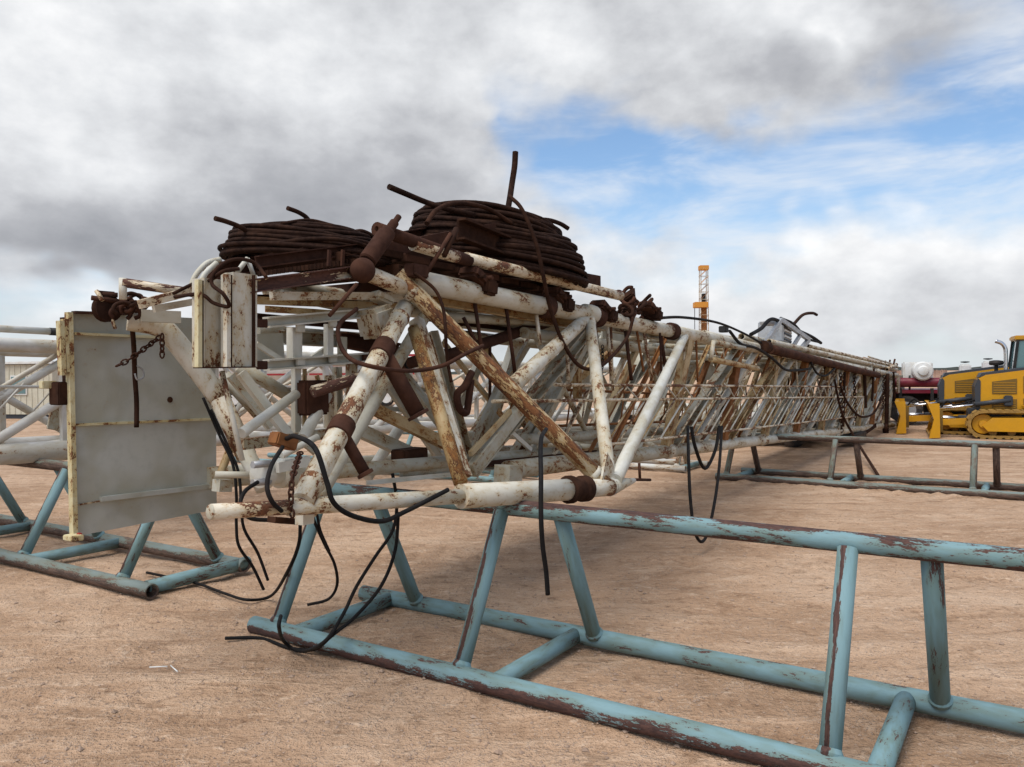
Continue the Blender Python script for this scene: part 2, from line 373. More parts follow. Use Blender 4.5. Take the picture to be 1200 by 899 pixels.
def ground_mat():
    mt, t, b = new_mat('yard_dirt'); tc = t.n('ShaderNodeTexCoord'); v = tc.outputs['Object']
    big = t.noise(v, .42, 4, .65, .6); mid = t.noise(v, 3.6, 5, .72, .3); fin = t.noise(v, 26, 4, .75)
    def stretched(rot, sx, sy, sc, dt, ro, ds):
        mp = t.n('ShaderNodeMapping'); t.l(v, mp.inputs[0]); mp.inputs['Rotation'].default_value = (0, 0, rot); mp.inputs['Scale'].default_value = (sx, sy, 1)
        return t.noise(mp.outputs[0], sc, dt, ro, ds)
    trk = stretched(-.18, .42, 1.7, 1.3, 5, .70, .9); chop = stretched(-.10, .7, 1.35, 8.0, 4, .74, .4)
    vo = t.n('ShaderNodeTexVoronoi'); t.l(v, vo.inputs['Vector']); vo.inputs['Scale'].default_value = 60
    c = t.ramp(big, [(.30, (0.350, 0.218, 0.133)), (.50, (0.475, 0.310, 0.199)), (.68, (0.575, 0.398, 0.269))])
    c = t.mix(t.step(trk, .50, .66, 0, .65), c, (0.640, 0.458, 0.318))
    c = t.mix(t.step(trk, .47, .33, 0, .60), c, (0.285, 0.173, 0.103))
    c = t.mix(t.step(mid, .54, .70, 0, .55), c, (0.670, 0.492, 0.351))
    c = t.mix(t.step(mid, .46, .32, 0, .60), c, (0.245, 0.146, 0.087))
    c = t.mix(t.step(chop, .57, .69, 0, .55), c, (0.720, 0.546, 0.398))
    c = t.mix(t.step(chop, .41, .30, 0, .60), c, (0.190, 0.112, 0.066))
    c = t.mix(t.step(fin, .57, .70, 0, .50), c, (0.720, 0.555, 0.412))
    c = t.mix(t.step(fin, .42, .30, 0, .60), c, (0.155, 0.091, 0.054))
    pk = t.math('MULTIPLY', t.step(vo.outputs['Distance'], .36, .16), t.step(mid, .46, .58))
    c = t.mix(t.math('MULTIPLY', pk, .5), c, (.68, .57, .48))
    t.l(c, b.inputs['Base Color']); b.inputs['Roughness'].default_value = .95; b.inputs['Specular IOR Level'].default_value = .1
    h = t.math('ADD', t.math('ADD', mid, t.math('MULTIPLY', fin, .45)), t.math('ADD', t.math('ADD', trk, t.math('MULTIPLY', chop, .55)), t.math('MULTIPLY', pk, .12)))
    bp = t.n('ShaderNodeBump'); bp.inputs['Strength'].default_value = 1.0; bp.inputs['Distance'].default_value = .075
    t.l(h, bp.inputs['Height']); t.l(bp.outputs[0], b.inputs['Normal'])
    return mt
m_ground = ground_mat()

# ------------------------------------------------------------------ ground
NTAB = {k: np.random.default_rng(k).random((256, 256)) for k in range(1, 7)}
def vnoise(x, y, seed):
    r = NTAB[seed]; xi = np.floor(x).astype(int); yi = np.floor(y).astype(int)
    fx = x-xi; fy = y-yi; fx = fx*fx*(3-2*fx); fy = fy*fy*(3-2*fy)
    g = lambda a, b: r[a % 256, b % 256]
    return (g(xi, yi)*(1-fx)+g(xi+1, yi)*fx)*(1-fy)+(g(xi, yi+1)*(1-fx)+g(xi+1, yi+1)*fx)*fy
def relief(x, y):
    h = .030*(vnoise(x*.45+9, y*.45+3, 1)-.5)+.022*(vnoise(x*1.6, y*1.6, 2)-.5)+.012*(vnoise(x*5, y*5, 3)-.5)+.007*(vnoise(x*13, y*13, 4)-.5)
    a = x*math.cos(.18)-y*math.sin(.18); b_ = x*math.sin(.18)+y*math.cos(.18)   # wheel ruts running across the yard
    for bc in (8.3, 10.1, 13.4, 15.3, 3.1): h += -.030*np.exp(-((b_-bc-.25*np.sin(a*.35+bc))/.16)**2)*(.6+.4*np.sign(np.sin(a*26)))*(np.abs(a) < 40)   # tyre ruts with tread
    h += .022*(vnoise(a*.22+5, b_*2.6, 5)-.5)+.013*(vnoise(a*.5+5, b_*6.5, 6)-.5)
    s_ = x*U.x+y*U.y-RACK_D; v_ = x*V.x+y*V.y                  # dirt banked against the rack rails
    for s0, v1, v2, hh in ((-.05, -4.4, 5.1, .035), (1.15, -4.4, 5.0, .035), (.25, 6.4, 16, .03), (1.4, 6.4, 16, .03), (10.12, -5, 5, .07), (11.3, -5, 5, .09)):
        inside = (v_ > v1-.1) & (v_ < v2+.1)
        h = h + inside*hh*np.exp(-((s_-s0)/.13)**2)*(vnoise(v_*2.3+s0, s_*3, 2)*1.3)
    fade = 1/(1+((x*x+(y-6)**2)/900.0))
    return (h-.018)*fade
def build_ground():
    n = 700; tt = np.linspace(-1, 1, n); k = 8.2
    g = np.sinh(tt*k)/np.sinh(k)
    X, Y = np.meshgrid(g*3500, 6.5+g*3500)
    Zh = relief(X, Y); vs = np.stack([X, Y, Zh], -1).reshape(-1, 3)
    idx = np.arange(n*n).reshape(n, n)
    q = np.stack([idx[:-1, :-1], idx[:-1, 1:], idx[1:, 1:], idx[1:, :-1]], -1).reshape(-1, 4)
    me = bpy.data.meshes.new('ground'); me.from_pydata(vs.tolist(), [], q.tolist()); me.update()
    me.polygons.foreach_set('use_smooth', np.ones(len(me.polygons), bool)); me.materials.append(m_ground)
    o = bpy.data.objects.new('ground', me); link(o, None, Matrix.Identity(4)); o['kind'] = 'structure'
build_ground()
def build_stones():
    vs = []; fs = []; base = [(1, 0, 0), (-1, 0, 0), (0, 1, 0), (0, -1, 0), (0, 0, 1), (0, 0, -1)]
    tri = [(0, 2, 4), (2, 1, 4), (1, 3, 4), (3, 0, 4), (2, 0, 5), (1, 2, 5), (3, 1, 5), (0, 3, 5)]
    for i in range(15000):
        d = 2.6+abs(rng.normal())*5; a = rng.uniform(-.62, .62); x = d*math.sin(a)*1.05; y = d*math.cos(a)
        r = .004+.008*rng.random()**3+(.012 if rng.random() < .02 else 0); z = float(relief(np.array([x]), np.array([y]))[0])
        b = len(vs); c, s = math.cos(a*9), math.sin(a*9)
        for p in base:
            px, py, pz = (p[0]*rng.uniform(.7, 1.5)*r, p[1]*rng.uniform(.7, 1.3)*r, p[2]*rng.uniform(.4, .9)*r)
            vs.append((x+px*c-py*s, y+px*s+py*c, z+pz+.2*r))
        fs += [tuple(b+j for j in f) for f in tri]
    m_st = plain('pebble_stone', (.42, .30, .22), .9, var=.6, scale=3, dust=(.20, .13, .09))
    o = mesh('gravel', vs, fs, m_st); tag(o, 'small pebbles and crumbs scattered over the tan dirt', 'gravel', kind='stuff')
build_stones()
# ------------------------------------------------------------------ pipe racks
def rack(label, s0, W, Ht, r, vF, vB, vT, legs, cross, mats, group='pipe racks under the masts'):
    """triangular pipe rack; vF/vB/vT = (left end, right end) of front rail, back rail, top rail along V"""
    mF, mB, mT, mL, mC = mats
    t = thing('pipe_rack', label, 'pipe rack', S(s0+W/2, (vF[0]+vF[1])/2, 0), group)
    tube('base_rail', S(s0, vF[0], r), S(s0, vF[1], r), r, mF, t, bore=r*.84, n=18)
    tube('base_rail', S(s0+W, vB[0], r), S(s0+W, vB[1], r), r, mB, t, bore=r*.84, n=18)
    tube('top_rail', S(s0+W/2, vT[0], Ht), S(s0+W/2, vT[1], Ht), r*.86, mT, t, bore=r*.70, n=18)
    for side, v in legs:
        s1 = s0 if side == 'F' else s0+W; d = .10 if side == 'F' else -.10
        tube('leg', S(s1+d*.35, v, r*1.35), S(s0+W/2-d*.35, v, Ht-r*.4), r*.82, mL, t, n=16)
        lathe('weld_bead', S(s1+d*.40, v, r*1.72), (S(s0+W/2, v, Ht)-S(s1, v, 0)), [(r*.83, -.02), (r*.97, -.006), (r*1.0, .006), (r*.92, .016), (r*.83, .03)], mL, t, n=16)
    for v in cross:
        tube('cross_bar', S(s0+r*.6, v, r*.98), S(s0+W-r*.6, v, r*.98), r*.88, mC, t, n=16)
    return t
def gv(x, y, z=.07): return vOf(gz(x, y, z))
rack('long blue pipe rack with chipped paint under the mast coils and panel', 0, RACK_W, RACK_H, .066, (5.03, -4.4), (4.93, -4.4), (4.98, -4.4),
     [('F', 4.80), ('B', 4.30), ('F', 3.07), ('B', 2.64), ('F', .83), ('B', .437), ('F', -1.45), ('B', -1.85), ('F', -3.7), ('B', -4.1)],
     [4.60, 2.80, .616, -1.65, -3.9], (m_blue_low, m_blue, m_blue_worn, m_blue_leg, m_blue))
# rack in line with it, farther left
LS = sOf(gz(180, 694, .065)); lv = gv(186, 689); 
LH = on_plane(24, 541, O+U*(LS+.53), U).z
rack('faded blue pipe rack whose open end lies below the grey panel', LS, 1.06, LH, .068, (lv+9, lv-.05), (lv+9, lv+.02), (lv+9, lv+.1),
     [('F', gv(163, 678)), ('B', gv(269, 655)), ('F', gv(64, 648)), ('B', gv(72, 611)-1.55), ('F', gv(64, 648)+2.0), ('B', gv(70, 608)), ('F', gv(64, 648)+4.3), ('B', gv(70, 608)+2.3)],
     [gv(120, 640)+.02, gv(36, 616), lv+5.9], (m_green, m_green, m_green, m_blue_leg, m_blue))
tube('cross_bar', S(LS+.04, lv+.10, .07), S(LS+1.16, lv+.10, .07), .066, m_blue, bpy.data.objects['pipe_rack.001'], bore=.054, n=16)
FS = 10.17
FH = on_plane(1050, 517, O+U*(FS+.52), U).z
fq = lambda x, y: gv(x, y, .06)
rack('weathered grey green pipe rack carrying the crown end of the mast', FS, 1.05, FH, .062, (V0+.9, V0-8), (V0+.75, V0-8), (V0+.85, V0-8),
     [('F', V0+.72), ('B', V0+.42), ('F', V0-1.06), ('B', V0-1.38), ('F', V0-3.16), ('B', V0-3.45), ('F', V0-5.3), ('B', V0-5.6)],
     [V0+.55, V0-1.22, V0-3.3, V0-5.45], (m_green, m_green, m_green, m_green, m_blue))
p = gz(798, 553); rs = sOf(p); rv = vOf(p)
rack('whitish rust streaked pipe rack standing behind the mast', rs, 1.0, .78, .062, (rv+7, rv-.1), (rv+7, rv-.2), (rv+7, rv+.1),
     [('F', rv+.1), ('B', rv+.25), ('F', rv+2.3), ('B', rv+2.5), ('F', rv+4.6), ('B', rv+4.8)], [rv+.02, rv+2.4], (m_palerack, m_palerack, m_palerack, m_palerack, m_blue))
p = gz(470, 557); rs2 = sOf(p); rv2 = vOf(p)
rack('bright blue pipe rack seen through the mast braces', rs2, 1.0, .80, .055, (rv2+5, rv2-2.5), (rv2+5, rv2-2.5), (rv2+5, rv2-2.5),
     [('F', rv2+.1), ('B', rv2-.25), ('F', rv2-2.1), ('B', rv2-2.4), ('F', rv2+2.3), ('B', rv2+2.0)], [rv2-.1], (m_blue,)*5)

# ------------------------------------------------------------------ the mast
MAST = thing('rig_mast', 'long white rusted drilling rig mast lying across the pipe racks with flared base', 'rig mast', K(5, .65, .9))
def T(name, a, b, w, mat, parent=MAST, n=14, **k):            # round tube, a/b = (photo x, photo y, q), w = width in photo px
    p1, p2 = M(*a), M(*b); r = w*.5*(depth(p1)+depth(p2))/2/F_PX
    return tube(name, p1, p2, r, mat, parent, n=n, **k)
def Bm(name, a, b, w, mat, parent=MAST, ratio=.7, prof='box', t=None, hint=None):   # bar lying in the face plane
    p1, p2 = M(*a), M(*b); wm = w*(depth(p1)+depth(p2))/2/F_PX
    h = hint or (p2-p1).cross(V)
    return beam(name, p1, p2, wm, wm*ratio, mat, parent, h, prof, t or max(.008, wm*.1))
# four main chords
def chord_pts(q, zf, s1, s2): return K(s1, q, zf(s1)), K(s2, q, zf(s2))
tube('chord', *chord_pts(0, zt, .55, 2.55), .088, m_white, MAST, n=18)
tube('chord', *chord_pts(0, zt, 2.62, 3.62), .084, m_white, MAST, n=18)
tube('chord', *chord_pts(0, zt, 3.70, 5.75), .082, m_white, MAST, n=18)
tube('chord', *chord_pts(0, zt, 5.85, 11.0), .086, m_white, MAST, n=18)
tube('chord', *chord_pts(0, zt, 11.1, 26.4), .085, m_white, MAST, n=18)
tube('chord', *chord_pts(0, zb, 1.9, 6.2), .085, m_grey, MAST, n=18)
tube('chord', *chord_pts(0, zb, 6.25, 25.6), .085, m_white, MAST, n=18)
tube('chord', *chord_pts(QW, zb, -.25, 25.6), .085, m_grey, MAST, n=18)
tube('chord', *chord_pts(QW, zt, .35, 26.6), .085, m_grey, MAST, n=18)
for s in (2.58, 3.66, 5.80, 11.05): lathe('chord_collar', K(s-.07, 0, zt(s-.07)), K(1, 0, zt(1))-K(0, 0, zt(0)), [(.09, 0), (.112, .01), (.112, .13), (.09, .14)], m_rust if s < 6 else m_wornpipe, MAST)
for s in (5.6, 9.9): lathe('chord_collar', K(s, 0, zb(s)), U, [(.086, 0), (.10, .01), (.10, .10), (.086, .11)], m_white2, MAST)
# bracing of near and far face: leaning post and long diagonal in every bay
for i in range(-1, 9):
    b_, t_ = 5.60+2.24*i, 6.42+2.24*i; cl = lambda s: min(25.6, s)
    ms = [m_ochre, m_rust2, m_grey][i % 3]; L2 = 3.1+.28*max(0, i)
    if i >= 0:
        beam('post', K(b_, .0, zb(b_)+.04), K(t_, .0, zt(t_)-.05), .17, .10, m_rust2 if i % 2 else m_ochre, MAST, U, 'chan', .014)
        beam('post_flange', K(b_+.10, .03, zb(b_)+.04), K(t_+.10, .03, zt(t_)-.05), .05, .12, m_rust2, MAST, U)
        beam('diagonal', K(b_+.12, .0, zb(b_)+.06), K(cl(b_+L2), .0, zt(cl(b_+L2))-.04), .15, .11, [m_grey, m_ochre, m_grey, m_wornpipe][i % 4], MAST, U.cross(V), 'chan', .014)
        beam('diagonal', K(b_+.45, .06, zb(b_)+.05), K(cl(b_+L2+.4), .06, zt(cl(b_+L2+.4))-.05), .08, .10, m_ochre if i % 2 else ms, MAST, U.cross(V))
        tube('diagonal', K(b_+1.1, .02, zb(b_)+.05), K(cl(b_+L2+1.0), .02, zt(cl(b_+L2+1))-.04), .05, m_clean, MAST)
        beam('diagonal', K(b_+1.6, .10, zb(b_)+.05), K(cl(b_+L2+1.6), .10, zt(cl(b_+L2+1.6))-.05), .06, .06, m_wornpipe, MAST, U.cross(V), 'angle', .01)
    beam('far_brace', K(b_, QW, zb(b_)+.05), K(t_, QW, zt(t_)-.05), .14, .09, m_grey, MAST, U, 'chan')
    beam('far_brace', K(b_+.15, QW, zb(b_)+.05), K(t_+2.1, QW, zt(t_+2.1)-.05), .13, .09, m_grey, MAST, U.cross(V), 'chan')
    tube('cross_strut', K(b_, .05, zb(b_)), K(b_, QW-.05, zb(b_)), .05, m_grey, MAST)
    tube('cross_strut', K(t_, .05, zt(t_)), K(t_, QW-.05, zt(t_)), .05, m_grey, MAST)
    tube('cross_brace', K(b_, .05, zb(b_)), K(b_+2.2, QW-.05, zb(b_+2.2)), .042, m_grey, MAST)
    tube('cross_brace', K(t_, QW-.05, zt(t_)), K(t_+2.2, .05, zt(t_+2.2)), .04, m_ochre if i % 2 else m_grey, MAST)
# telescoped inner section: smaller truss inside the outer one
for q, zo in ((.26, .24), (QW-.26, .24)):
    tube('inner_chord', K(2.6, q, zb(2.6)+zo), K(20.4, q, zb(20.4)+zo), .055, m_grey, MAST)
    tube('inner_chord', K(2.6, q, zt(2.6)-zo), K(20.4, q, zt(20.4)-zo), .055, m_grey, MAST)
    for i in range(13):
        s1 = 2.8+1.35*i; s2 = s1+1.15
        beam('inner_brace', K(s1, q, zb(s1)+zo), K(s2, q, zt(s2)-zo), .075, .06, [m_grey, m_ochre, m_wornpipe, m_rust2][i % 4], MAST, U)
        if i % 2 == 0: tube('inner_brace', K(s2, q, zb(s2)+zo), K(s1, q, zt(s1)-zo), .03, m_grey, MAST, n=10)
for i in range(12):
    s1 = 3.2+1.4*i; tube('inner_strut', K(s1, .26, zb(s1)+.24), K(s1, QW-.26, zb(s1)+.24), .035, m_grey, MAST, n=10)
    tube('inner_strut', K(s1+.6, .26, zt(s1)-.26), K(s1+.6, QW-.26, zt(s1)-.26), .035, m_grey, MAST, n=10)
# ladder lashed along the near side: three thin rails with slanting rungs and lattice
q = -.10
A1, A2 = M(650, 451, q), M(985, 453, q); B1, B2 = M(577, 470.5, q), M(1012, 465, q); C1, C2 = M(705, 522, q), M(1012, 487, q)
def on(a, b, s): f = (s-sOf(a))/(sOf(b)-sOf(a)); return a.lerp(b, f)
LADDER = thing('ladder', 'long thin rusty white steel ladder lashed along the side of the mast', 'ladder', C1)
for a, b in ((A1, A2), (B1, B2), (C1, C2)): tube('rail', a, b, .017, m_wornpipe, LADDER, n=8)
s = sOf(C1)+.1; k = 0
while s < 19.4:
    p1 = on(C1, C2, s); p2 = on(B1, B2, s+.62) if s+.62 < sOf(B2) else B2
    s2 = min(sOf(B2), s+.55+.05*s); p2 = on(B1, B2, s2)
    tube('rung', p1, p2, .013, [m_ochre, m_wornpipe, m_clean][k % 3], LADDER, n=6)
    if s < 17 and k % 2 == 0 and s > sOf(A1):
        s3 = s+.15
        tube('lattice_bar', on(B1, B2, s3), on(A1, A2, s3+.35), .010, m_wornpipe, LADDER, n=6)
        tube('lattice_bar', on(B1, B2, s3+.7), on(A1, A2, s3+.35), .010, m_clean, LADDER, n=6)
    s += .30; k += 1
# second ladder hung from the top chord
for x1, y1, x2, y2, mm in ((556, 352, 565, 415, m_rust), (593, 359, 604, 441, m_rust), (628, 364, 633, 404, m_wornpipe), (664, 398, 666, 446, m_wornpipe), (711, 378, 717, 446, m_wornpipe), (733, 388, 740, 446, m_rust),
                       (754, 387, 764, 446, m_wornpipe), (774, 391, 780, 432, m_rust), (543, 372, 557, 400, m_rust)):
    T('hanger_rod', (x1, y1, .02), (x2, y2, -.06), 4.6, mm, n=8)

# flared base leg: pyramid of tubes from the top chord to one low node
QL0, QN = -.62, -1.12
LEG0 = M(247, 600, QL0); N1 = M(712, 571, QN)
def leg(x):                                                   # point on the leg axis at photo column x
    lo, hi = 0.0, 1.0
    for _ in range(40):
        f = (lo+hi)/2; p = LEG0.lerp(N1, f); d = p-CAM
        if 600+F_PX*d.dot(RT)/d.dot(FW) < x: lo = f
        else: hi = f
    return LEG0.lerp(N1, (lo+hi)/2)
lp = leg(345)
tube('base_leg', LEG0, leg(342), 9.5*depth(LEG0)/F_PX, m_wornpipe, MAST, n=20)
lathe('leg_end_cap', LEG0, (LEG0-N1), [(.038, 0), (.036, .006), (.030, .010)], m_clean, MAST)
tube('base_leg', leg(338), leg(545), .047, m_white, MAST, n=20)
tube('base_leg', leg(540), leg(668), .080, m_white, MAST, n=20)
d_ = (N1-LEG0).normalized()
lathe('leg_flange', leg(664), d_, [(.082, 0), (.105, .015), (.105, .05), (.085, .07), (.085, .16), (.10, .18), (.10, .24), (.07, .26)], m_darkrust, MAST)
tube('base_leg', leg(688), N1+d_*.05, .070, m_white2, MAST, n=18)
tube('leg_tip', N1+d_*.02, M(743, 563, QN), .075, m_clean, MAST, r2=.02)
T('tip_rod', (735, 562, QN), (762, 562.5, QN), 3.5, m_rust, n=8); T('tip_rod', (750, 562, QN), (749, 543, QN), 3.5, m_rust, n=8)
extrude('gusset', [(-.14, .02), (.12, .0), (.10, .16), (-.02, .28)], N1+V*.0, U, Z, .02, m_white2, MAST)
T0 = K(.44, 0, zt(.44)); T1 = K(3.49, 0, zt(3.49)); T2 = K(6.30, 0, zt(6.30))
tube('leg_brace', T0+Z*.02, N1, .066, m_diag, MAST, n=20)
tube('leg_brace', T1, N1+d_*.04, .058, m_white, MAST, n=18)
tube('leg_brace', T2, N1+d_*.10+Z*.05, .058, m_clean, MAST, n=18)
lathe('joint_sleeve', T1+Z*.02-U*.10, U*1.0+Z*-.04, [(.07, -.02), (.095, 0), (.10, .1), (.095, .22), (.07, .24)], m_clean, MAST)
# round brace T1 to the rusty brace and flat channels continuing below it
T('leg_brace', (688, 372, 0), (601, 452, -.42), 17, m_white)
Bm('channel_brace', (690, 385, .12), (553, 552, .10), 15, m_grey, prof='chan')
Bm('channel_brace', (617, 470, .04), (552, 552, -.1), 14, m_grey)
Bm('channel_brace', (598, 482, .0), (551, 532, -.1), 6, m_ochre)
Bm('channel_brace', (586, 455, .3), (556, 527, .3), 12, m_grey)
Bm('channel_brace', (676, 405, .3), (677, 470, .3), 10, m_ochre)
Bm('channel_brace', (594, 502, .2), (622, 527, .2), 5, m_clean)
# tube A with clamped stubs, tube B and its twin
pa1, pa2 = M(475, 360, -.02), leg(354)+Z*.02
tube('base_post', pa1, pa2, .066, m_white, MAST, n=20)
tube('base_post', M(497, 372, .20), M(362, 600, -.25), .05, m_grey, MAST)
def on_post(x):
    lo, hi = 0.0, 1.0
    for _ in range(40):
        f = (lo+hi)/2; p = pa1.lerp(pa2, f); d = p-CAM
        if 600+F_PX*d.dot(RT)/d.dot(FW) > x: lo = f
        else: hi = f
    return pa1.lerp(pa2, (lo+hi)/2)
pdv = (pa2-pa1).normalized()
for x, xe, ye, w, L in ((448, 490, 486, 19, .16), (399, 428, 555, 14, .13)):
    c = on_post(x); lathe('clamp_band', c-pdv*L/2, pdv, [(.066, 0), (.076, .006), (.076, L-.006), (.066, L)], m_rust, MAST)
    e = M(xe, ye, -.42 if x > 420 else -.62); r = w*.5*depth(e)/F_PX
    st = tube('clamp_stub', c, e, r, m_rust, MAST, n=18)
    lathe('stub_flange', e-(e-c).normalized()*.012, (e-c), [(r, 0), (r*1.42, .004), (r*1.42, .024), (r*.9, .026)], m_rust, st, n=24)
T('base_post', (485, 385, -.02), (540, 566, -.78), 16, m_ochre)
Bm('base_post_plate', (488, 376, .0), (543, 560, -.70), 13, m_white2, ratio=1.2)
Bm('base_post', (505, 390, .10), (548, 535, .05), 15, m_grey, prof='chan')
# fans of braces behind (far side and floor)
Bm('brace', (425, 473, .5), (530, 524, .1), 13, m_ochre); Bm('brace', (405, 497, .75), (490, 536, .4), 15, m_grey); Bm('brace', (470, 436, .6), (520, 500, .2), 12, m_grey)
Bm('brace', (440, 430, .9), (517, 540, .9), 9, m_grey); T('brace', (476, 490, 1.2), (430, 560, 1.2), 13, m_clean); T('brace', (400, 505, .95), (440, 470, 1.3), 9, m_grey)
Bm('brace', (560, 430, 1.3), (500, 545, 1.3), 11, m_grey); Bm('brace', (560, 400, .8), (640, 520, .8), 10, m_ochre)
Bm('brace', (690, 400, .6), (600, 540, .6), 14, m_grey, prof='chan'); Bm('brace', (760, 400, .7), (700, 530, .5), 12, m_grey, prof='chan'); Bm('brace', (735, 400, .7), (640, 470, .9), 9, m_ochre)
Bm('web_plate', (640, 440, 1.0), (690, 440, 1.0), 46, m_grey, ratio=.06); Bm('web_plate', (705, 395, .5), (735, 400, .5), 26, m_panel, ratio=.08)
T('cross_strut', (367, 555, .12), (660, 529, .4), 14, m_grey)
Bm('box_stub', (588, 556, -.4), (603, 556, -.4), 22, m_grey, ratio=1); T('box_stub', (588, 580, -.9), (613, 586, -.9), 15, m_grey)

# base end: rectangular channel frame with posts
for y1, y2 in ((378, 366), (428, 418)):
    Bm('end_beam', (312, y1, .25), (440, y2, .25), 12, m_clean, ratio=.9, prof='chan', t=.012)
for x, y1, y2, w, mm in ((345, 384, 424, 14, m_clean), (385, 380, 420, 9, m_clean), (347, 432, 508, 9, m_clean), (357, 432, 508, 4, m_ochre), (386, 440, 502, 9, m_white), (401, 395, 420, 9, m_grey), (412, 425, 500, 11, m_grey)):
    Bm('end_post', (x, y1, .30), (x, y2, .30), w, mm, ratio=.8)
Bm('web_plate', (299, 408, .62), (332, 406, .62), 32, m_panel, ratio=.06)
Bm('end_brace', (300, 403, .4), (331, 423, .4), 6, m_clean); Bm('end_brace', (359, 424, .35), (385, 407, .35), 6, m_clean)
T('end_tube', (347, 462, .18), (283, 508, .05), 12, m_clean); T('end_tube', (383, 463, .28), (355, 514, .15), 14, m_clean)
Bm('end_brace', (282, 437, .35), (339, 512, .2), 11, m_clean); Bm('end_brace', (270, 440, .5), (318, 500, .4), 9, m_grey)
T('end_tube', (280, 428, .85), (342, 466, .7), 15, m_grey); T('end_tube', (262, 440, .75), (310, 492, .6), 16, m_grey); T('end_tube', (300, 388, QW-.2), (440, 398, QW-.2), 15, m_grey)
Bm('end_beam', (283, 521, .2), (386, 508, .2), 12, m_grey)
T('rust_stub', (367, 459, .1), (432, 440, .0), 14, m_wornbeam); box('rust_block', M(366, 466, .25), U, V, Z, .22, .12, .24, m_rust, MAST, .015)
T('rust_stub', (425, 440, .4), (520, 415, .4), 14, m_rust); T('rust_bar', (500, 425, .35), (660, 372, .35), 13, m_rust)
box('rust_bracket', M(480, 535, .3), U, V, Z, .30, .15, .13, m_darkrust, MAST, .01)
p = M(332, 517, -.35); box('loose_clamp', p, U*.9+V*-.1-Z*.35, V, Z+U*.35, .15, .09, .075, m_rust2, MAST, .008)
# hinge knuckle at the foot
lathe('hinge_knuckle', M(303, 556, .0), (M(367, 552, .05)-M(303, 556, .0)), [(.04, 0), (.085, .01), (.085, .07), (.07, .08), (.07, .16), (.095, .17), (.095, .30), (.075, .32), (.07, .42)], m_clean, MAST)
for y in (545, 566): T('hinge_bolt', (296, y, -.06), (316, y-2, -.06), 9, m_steel, n=6)
Bm('hinge_lug', (325, 548, -.1), (362, 540, -.1), 12, m_clean, ratio=.5); T('hinge_rod', (330, 534, -.1), (372, 512, -.1), 8, m_clean)
T('foot_tube', (252, 556, .35), (304, 557, .2), 8, m_clean); Bm('foot_block', (253, 569, .35), (268, 569, .35), 14, m_grey, ratio=1); T('foot_tube', (278, 505, .7), (258, 556, .5), 9, m_ochre)
Bm('foot_bracket', (357, 586, -.58), (357, 614, -.58), 17, m_white, ratio=.8); Bm('foot_plate', (318, 609, -.45), (345, 611, -.45), 7, m_darkrust, ratio=2)
# big raking tube in front of the panel
ra, rb = M(172, 377, .9), M(263, 474, .62)
hose('raking_tube', [M(150, 375, 1.0), M(185, 382, .92), M(206, 400, .86), M(262, 473, .66)], .070, m_white, MAST, 6, 16)
tube('raking_tube', M(258, 468, .67), M(289, 535, .50), .068, m_wornpipe, MAST, n=16); tube('raking_tube', M(286, 527, .5), M(310, 573, .32), .058, m_clean, MAST, n=16)
T('thin_strut', (260, 435, .12), (284, 540, .0), 6.5, m_white, n=10)

# grey side panel with ledges and yellow edge
PP = QW+.02
def PM(x, y): return M(x, y, PP)
a, b, c, d = PM(84, 366), PM(251, 374), PM(253, 597), PM(90, 628)
vs = [a, b, c, d]; pc = (a+b+c+d)/4
loc = [((p-pc).dot(U), (p-pc).dot(Z)) for p in vs]
PANEL = extrude('side_panel', loc, pc, U, Z, .022, m_panel, MAST); PANEL['label'] = 'grey painted steel panel with horizontal seams'
def ledge(x1, y1, x2, y2, w, dep, mat, nm='panel_ledge'):
    p1, p2 = M(x1, y1, PP-.011-dep/2), M(x2, y2, PP-.011-dep/2); wm = w*depth(p1)/F_PX
    return beam(nm, p1, p2, wm, dep, mat, PANEL, Z)
ledge(86, 391, 182, 395, 3.2, .03, m_yellow_edge); ledge(88, 498, 250, 491, 3.0, .018, m_yellow_edge); ledge(118, 585, 252, 569, 5.5, .035, m_panel); ledge(90, 592, 118, 587, 1.6, .01, m_wornpipe)
ledge(86, 366, 150, 368, 3, .05, m_rust)
for x1, y1, x2, y2, w in ((80.5, 366, 86.5, 628, 5.5), (75.5, 374, 79, 436, 5), (70.5, 376, 73, 440, 5.5)):
    p1, p2 = M(x1, y1, PP-.02), M(x2, y2, PP-.02); beam('edge_strip', p1, p2, w*depth(p1)/F_PX, .05, m_yellow_edge, PANEL, U)
beam('edge_gap', M(76, 372, PP+.03), M(80, 470, PP+.03), .04, .05, m_darkrust, PANEL, U)
box('latch_box', M(72, 461, PP+.05), U, V, Z, .10, .12, .15, m_darkrust, PANEL, .006); box('latch_tab', M(56, 451, PP+.1), U, V, Z, .09, .05, .05, m_yellow_edge, PANEL, .004)
box('marker_lamp', M(86, 630, PP-.08), U, V, Z, .075, .12, .035, m_yellow_edge, PANEL, .005); box('lamp_lens', M(93, 627, PP-.09), U, V, Z, .018, .03, .025, m_light, PANEL)
lathe('bolt_hole', M(199, 468.5, PP-.010), -V, [(.022, 0), (.022, .004), (.012, .005)], m_darkrust, PANEL, 12)
